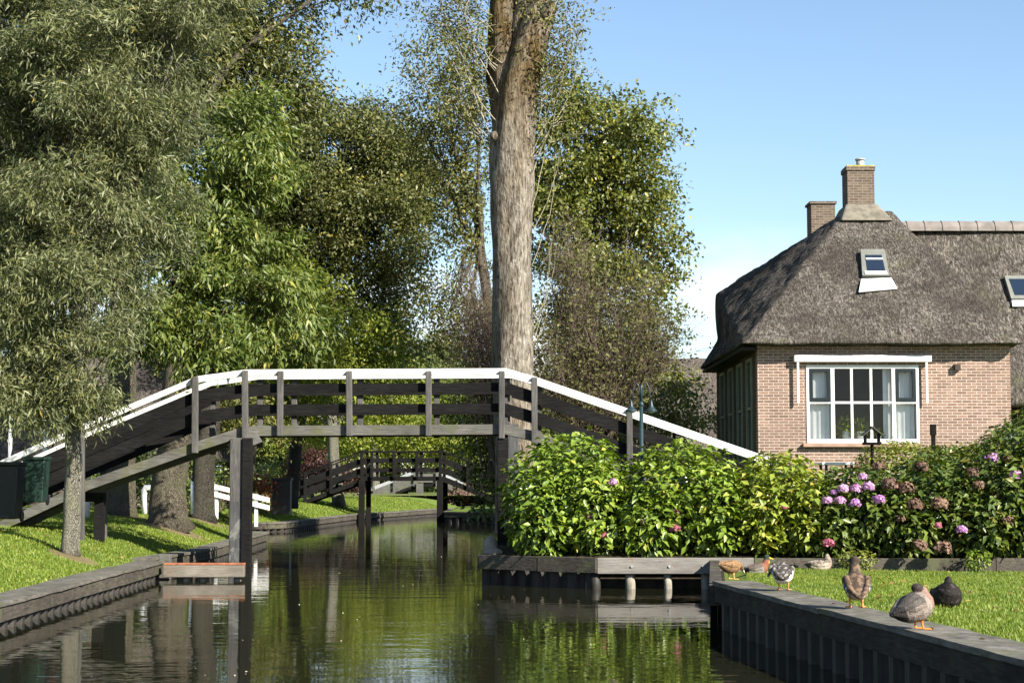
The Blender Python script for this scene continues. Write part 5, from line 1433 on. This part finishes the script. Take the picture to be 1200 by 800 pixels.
# ornamental stone by the right pile
p = PZ(574, 640, .45); t = thing('bank_stone', 'pale boulder lying beside the right bridge pile at the water', 'stone', (-.33, 27.25, .42))
b = MB(); b.ball((-.34, 27.3, .55), .15, 14, (.8, .8, 1.3)); b.ball((-.30, 27.15, .48), .12, 12, (1.4, .8, .6)); b.obj('rock', M['pale_pile'], t, True)

# ================================================================== DUCKS
def duck_material():
    t = NT('duck_plumage')
    a = t.node('ShaderNodeAttribute', attribute_name='plumage')
    n = t.noise(60, 4, .7, (1, 1, 1)); n2 = t.noise(1.0, 3, .6, (140, 140, 60))
    col = t.mix(t.rng(n, .35, .75, 0, .5), a.outputs['Color'], t.mix(1.0, a.outputs['Color'], (.35, .33, .3), 'MULTIPLY'))
    col = t.mix(t.rng(n2, .5, .75, 0, .5), col, t.mix(1.0, a.outputs['Color'], (1.7, 1.6, 1.5), 'MULTIPLY'))
    v = t.node('ShaderNodeTexVoronoi', feature='DISTANCE_TO_EDGE'); v.inputs['Scale'].default_value = 52
    t.l.new(t.geo.outputs['Position'], v.inputs['Vector'])
    e = t.rng(v.outputs['Distance'], .0, .16, .55, .0)
    col = t.mix(e, col, t.mix(1.0, a.outputs['Color'], (1.9, 1.75, 1.6), 'MULTIPLY'))
    return t.done(t.bsdf(col, .7, .15, t.bump(v.outputs['Distance'], .5, .01)).outputs[0])
M['duck'] = duck_material()
def loft(mb, pts, ry, rz, n=16):
    """rings along a path in the local xz plane"""
    pts = [Vector(p) for p in pts]; vs, fs = [], []
    for i, p in enumerate(pts):
        d = (pts[min(i + 1, len(pts) - 1)] - pts[max(i - 1, 0)]).normalized()
        y = Vector((0, 1, 0)); y = (y - d * y.dot(d)).normalized(); u = y.cross(d)
        for k in range(n):
            a = 2 * math.pi * k / n; vs.append(p + y * math.cos(a) * ry[i] + u * math.sin(a) * rz[i])
    for i in range(len(pts) - 1):
        for k in range(n): fs.append((i * n + k, i * n + (k + 1) % n, (i + 1) * n + (k + 1) % n, (i + 1) * n + k))
    fs.append(tuple(range(n - 1, -1, -1))); b = (len(pts) - 1) * n; fs.append(tuple(range(b, b + n)))
    mb.add(vs, fs)
def duck(label, pos, yaw, scale, pose, paint, pitch=0.0, head=None, neck=None, legs=True, seed=0, sit=False, puff=1.0):
    """local frame: +x forward, +y left, z up; head = centre of the head, neck = path points up to it"""
    m = MB()
    bz = .085 if sit else .185
    cp, sp = math.cos(rad(pitch)), math.sin(rad(pitch))
    def T(x, y, z): return Vector((x * cp - z * sp, y, bz + x * sp + z * cp))
    # body: tail to breast
    xs = [-.235, -.20, -.15, -.09, -.02, .05, .10, .135, .15]
    zc = [.045, .035, .015, .0, -.01, -.008, .005, .02, .03]
    ry = [.012, .035, .062, .085, .098, .094, .074, .042, .012]
    rz = [.008, .022, .048, .075, .092, .090, .072, .042, .012]
    loft(m, [T(x, 0, z) for x, z in zip(xs, zc)], [r * puff for r in ry], [r * puff for r in rz])
    # folded wings as raised shells along the sides, crossing over the tail
    for s in (-1, 1):
        loft(m, [T(-.22, s * .02, .055), T(-.15, s * .055, .05), T(-.07, s * .078 * puff, .035), (T(.02, s * .083 * puff, .028)), T(.07, s * .06 * puff, .035)], [.008, .022, .03, .032, .01], [.006, .025, .048, .052, .015], 10)
    H = Vector(head) if head else T(.17, 0, .2)
    nk = [Vector(v) for v in neck] if neck else [T(.10, 0, .03), T(.135, 0, .10), H]
    k = len(nk); loft(m, nk, [.06 + (.034 - .06) * i / (k - 1) for i in range(k)], [.06 + (.034 - .06) * i / (k - 1) for i in range(k)], 12)
    hd = (pose.get('look') and Vector(pose['look']).normalized()) or Vector((1, 0, -.1)).normalized()
    side = Vector((0, 0, 1)).cross(hd).normalized(); upv = hd.cross(side)
    def hb(f, c, r):      # blob in head space
        n0 = len(m.v); m.ball((0, 0, 0), r, 14)
        for i in range(n0, len(m.v)):
            q = Vector(m.v[i]); m.v[i] = tuple(c + hd * (q.x * f[0]) + side * (q.y * f[1]) + upv * (q.z * f[2]))
    hb((1.2, .85, .95), H, .037)
    bl = H + hd * .036 - upv * .008
    if pose.get('bill', True):
        vs = []
        for (f, w, h) in ((0, .017, .016), (.028, .017, .009), (.052, .018, .006), (.062, .010, .004)):
            for (a, c) in ((-1, -1), (1, -1), (1, 1), (-1, 1)): vs.append(bl + hd * f + side * (a * w) + upv * (c * h - f * .12))
        fs = [(4 * i + j, 4 * i + (j + 1) % 4, 4 * i + 4 + (j + 1) % 4, 4 * i + 4 + j) for i in range(3) for j in range(4)] + [(3, 2, 1, 0), (12, 13, 14, 15)]
        m.add(vs, fs)
    feet = []
    if legs and not sit:
        for s in (-1, 1):
            hp = T(-.01, s * .045, -.07); kx = hp.x + .005; ft = Vector((kx + .01, s * .05, .008)); feet.append(ft)
            m.tube([hp + Vector((0, 0, .03)), hp - Vector((0, 0, .01)), Vector((kx, s * .048, .05)), ft], [.026, .017, .009, .009], 8)
            # webbed foot: three toes and the web between
            vs = [ft + Vector((-.02, 0, 0)), ft + Vector((.055, -.034, -.003)), ft + Vector((.07, 0, -.003)), ft + Vector((.055, .034, -.003))]
            m.add(vs + [v + Vector((0, 0, .011)) for v in vs], [(0, 3, 2, 1), (4, 5, 6, 7), (0, 1, 5, 4), (1, 2, 6, 5), (2, 3, 7, 6), (3, 0, 4, 7)])
    tmp = bpy.data.meshes.new('tmp'); tmp.from_pydata([tuple(v) for v in m.v], [], m.f); tmp.update()
    bm = bmesh.new(); bm.from_mesh(tmp); bmesh.ops.recalc_face_normals(bm, faces=bm.faces); bm.to_mesh(tmp); bm.free()
    ob = bpy.data.objects.new('tmp', tmp); COL.objects.link(ob)
    r = ob.modifiers.new('r', 'REMESH'); r.mode = 'VOXEL'; r.voxel_size = .0052
    sm = ob.modifiers.new('s', 'SMOOTH'); sm.factor = .5; sm.iterations = 7
    dg = bpy.context.evaluated_depsgraph_get(); dg.update()
    me = bpy.data.meshes.new_from_object(ob.evaluated_get(dg)); bpy.data.objects.remove(ob); bpy.data.meshes.remove(tmp)
    at = me.attributes.new('plumage', 'FLOAT_COLOR', 'POINT')
    cols = np.ones((len(me.vertices), 4), np.float32)
    for i, v in enumerate(me.vertices):
        q = v.co
        # body frame coordinates
        bx = q.x * cp + (q.z - bz) * sp; bzz = -q.x * sp + (q.z - bz) * cp
        dh = (q - H).length; fb = (q - bl).dot(hd)
        if pose.get('bill', True) and fb > .006 and (q - bl).length < .075 and dh > .036: c = paint['bill']
        elif feet and q.z < bz - .085 * puff and q.z < .10 and any((Vector((q.x - f.x, q.y - f.y, 0)).length < .085) for f in feet) and bzz < -.07 * puff: c = paint['legs']
        elif dh < .052: 
            c = paint['head'] if (q - H).dot(upv) > -.012 or not paint.get('cheek') else paint['cheek']
            ev = (q - H - hd * .018 - upv * .008); 
            if abs(abs(ev.dot(side)) - .03) < .008 and ev.length < .034 and Vector((ev.dot(hd), 0, ev.dot(upv))).length < .007: c = (.01, .01, .01)
        else: c = paint['fn'](bx, q.y, bzz, mnoise.noise(Vector((q.x * 30, q.y * 30, q.z * 30)) + Vector((seed, 0, 0))))
        cols[i, :3] = c
    at.data.foreach_set('color', cols.ravel())
    me.polygons.foreach_set('use_smooth', [True] * len(me.polygons))
    me.name = 'duck'
    o = link('duck', me, M['duck'])
    o.location = pos; o.rotation_euler = (0, 0, rad(yaw)); o.scale = (scale,) * 3
    tag(o, label, 'duck', 'ducks on the quay and lawn')
    return o
BR, DB, TAN, WH, BK, GR, OR = (.13, .09, .06), (.055, .04, .03), (.30, .19, .10), (.62, .60, .55), (.012, .012, .012), (.17, .155, .135), (.62, .20, .035)
def hen(x, y, z, n):
    if x < -.16 and z < .03: return (.30, .24, .17)
    if abs(y) > .06 and -.12 < x < -.055 and -.02 < z < .055: return WH if (x < -.105 or x > -.068) else (.02, .05, .14)
    if z > .03: return DB if n > -.1 else BR
    if z < -.06: return TAN
    return BR if n > -.05 else (.19, .13, .085)
def tan_hen(x, y, z, n):
    return (.19, .115, .06) if n > -.15 else (.13, .08, .042)
def pied(x, y, z, n):
    if z < -.005 and x < .02: return WH
    if abs(y) > .045 and -.13 < x < -.05 and z < .05: return WH if n > -.2 else BK
    return (.05, .045, .04) if n < .25 else (.20, .19, .18)
def grey(x, y, z, n):
    if x < -.14: return (.035, .032, .03)
    if z > .035 and x < .03: return (.075, .068, .062)
    if x > .08: return (.17, .11, .09)
    return (.18, .155, .135) if n > -.2 else (.13, .11, .095)
def drake(x, y, z, n):
    if x > .055: return (.15, .065, .04)
    if x < -.15: return BK
    return (.16, .15, .135) if z < .03 else (.085, .07, .06)
def dark(x, y, z, n):
    return (.012, .010, .009) if n < .35 else (.035, .03, .028)
def resting(x, y, z, n):
    if x < -.16: return (.045, .04, .035)
    if z > .035: return (.10, .085, .07) if n > 0 else (.2, .18, .155)
    if x > .1: return (.22, .15, .12)
    return (.32, .28, .23) if n > -.1 else (.2, .17, .14)
QZ = .512
def on_quay(px, py): return PZ(px, py, QZ)
def on_lawn(px, py, sink=0):
    p = PZ(px, py, .42)
    for _ in range(4): p = PZ(px, py, lawn_z(p.x, p.y))
    p.z -= sink; return p
# standing hen seen from behind, head raised
duck('brown duck standing upright on the quay edge, back turned, head raised', on_quay(1004, 713), 84, 1.08, dict(look=(.5, .8, .05)), dict(head=(.045, .033, .026), bill=(.12, .09, .05), legs=(.50, .24, .08), fn=hen), 32, (.12, 0, .375), [(.09, 0, .24), (.115, 0, .30), (.12, 0, .365)], seed=1)
# grey duck with its head tucked, orange legs
duck('grey brown duck with orange legs standing nearest on the quay, head tucked', on_quay(1073, 738), 22, .94, dict(look=(-1, .25, -.35), bill=False), dict(head=(.028, .022, .02), bill=(.05, .04, .03), legs=OR, fn=grey), 27, (.015, .0, .325), [(.07, 0, .26), (.06, 0, .30), (.02, 0, .322)], seed=2, puff=1.27)
duck('almost black duck resting as a ball alone on the lawn', on_lawn(1109, 711, .0), -82, 1.08, dict(look=(-1, .1, -.4), bill=False), dict(head=(.018, .015, .014), bill=BK, legs=BK, fn=dark), 42, (.03, .01, .225), [(.06, 0, .15), (.055, 0, .19), (.035, 0, .215)], seed=3, sit=True, puff=1.3)
duck('black and white duck preening on the quay edge with head turned back', on_quay(918, 692), 75, .95, dict(look=(-.5, .5, -.8)), dict(head=(.19, .17, .15), cheek=(.3, .28, .25), bill=(.06, .055, .05), legs=(.45, .22, .09), fn=pied), 20, (.06, .125, .225), [(.10, .01, .25), (.11, .07, .275), (.07, .115, .25)], seed=4, puff=1.08)
duck('tan brown duck bent over at the far corner of the quay', on_quay(857, 679), 38, .80, dict(look=(.7, .1, -.7)), dict(head=(.10, .07, .05), bill=(.45, .4, .33), legs=(.55, .33, .12), fn=tan_hen), 5, (.205, 0, .16), [(.10, 0, .20), (.16, 0, .20), (.20, 0, .175)], seed=5, puff=1.05)
duck('drake with yellow bill sitting in the grass behind the preening duck', on_lawn(888, 672, .02), 15, 1.0, dict(look=(.9, -.45, -.15)), dict(head=(.02, .035, .025), bill=(.65, .42, .04), legs=OR, fn=drake), 14, (.135, 0, .25), [(.10, 0, .13), (.13, 0, .19), (.135, 0, .24)], seed=6, sit=True)
duck('pale mottled duck resting by the bed board below the rosy bloom', on_lawn(962, 668, .02), 8, 1.05, dict(look=(-.5, -.85, -.2), bill=True), dict(head=(.20, .17, .14), bill=(.12, .1, .08), legs=OR, fn=resting), 6, (.09, -.01, .215), [(.10, 0, .12), (.11, 0, .17), (.095, 0, .205)], seed=7, sit=True)
# floating bits on the canal
rng = np.random.default_rng(9); n = 120
yy = rng.uniform(14, 40, n); xx = rng.uniform(-4, 1.5, n); keep = (np.abs(xx) < yy * .3)
pb = np.stack([xx[keep], yy[keep], np.full(keep.sum(), .006)], 1); n = len(pb)
V, Fc = leaf_geo(pb, unit(rng.normal(size=(n, 3)) * .15 + [0, 0, 1]), rng.normal(size=(n, 3)), rng.uniform(.015, .04, n), rng.uniform(.01, .025, n))
o = mesh_np('floating_leaves', V, Fc, m_plain('dry_leaf', (.35, .3, .2), .8, .4, 30)); stuff(o)
print('LEAVES', NLEAF[0])
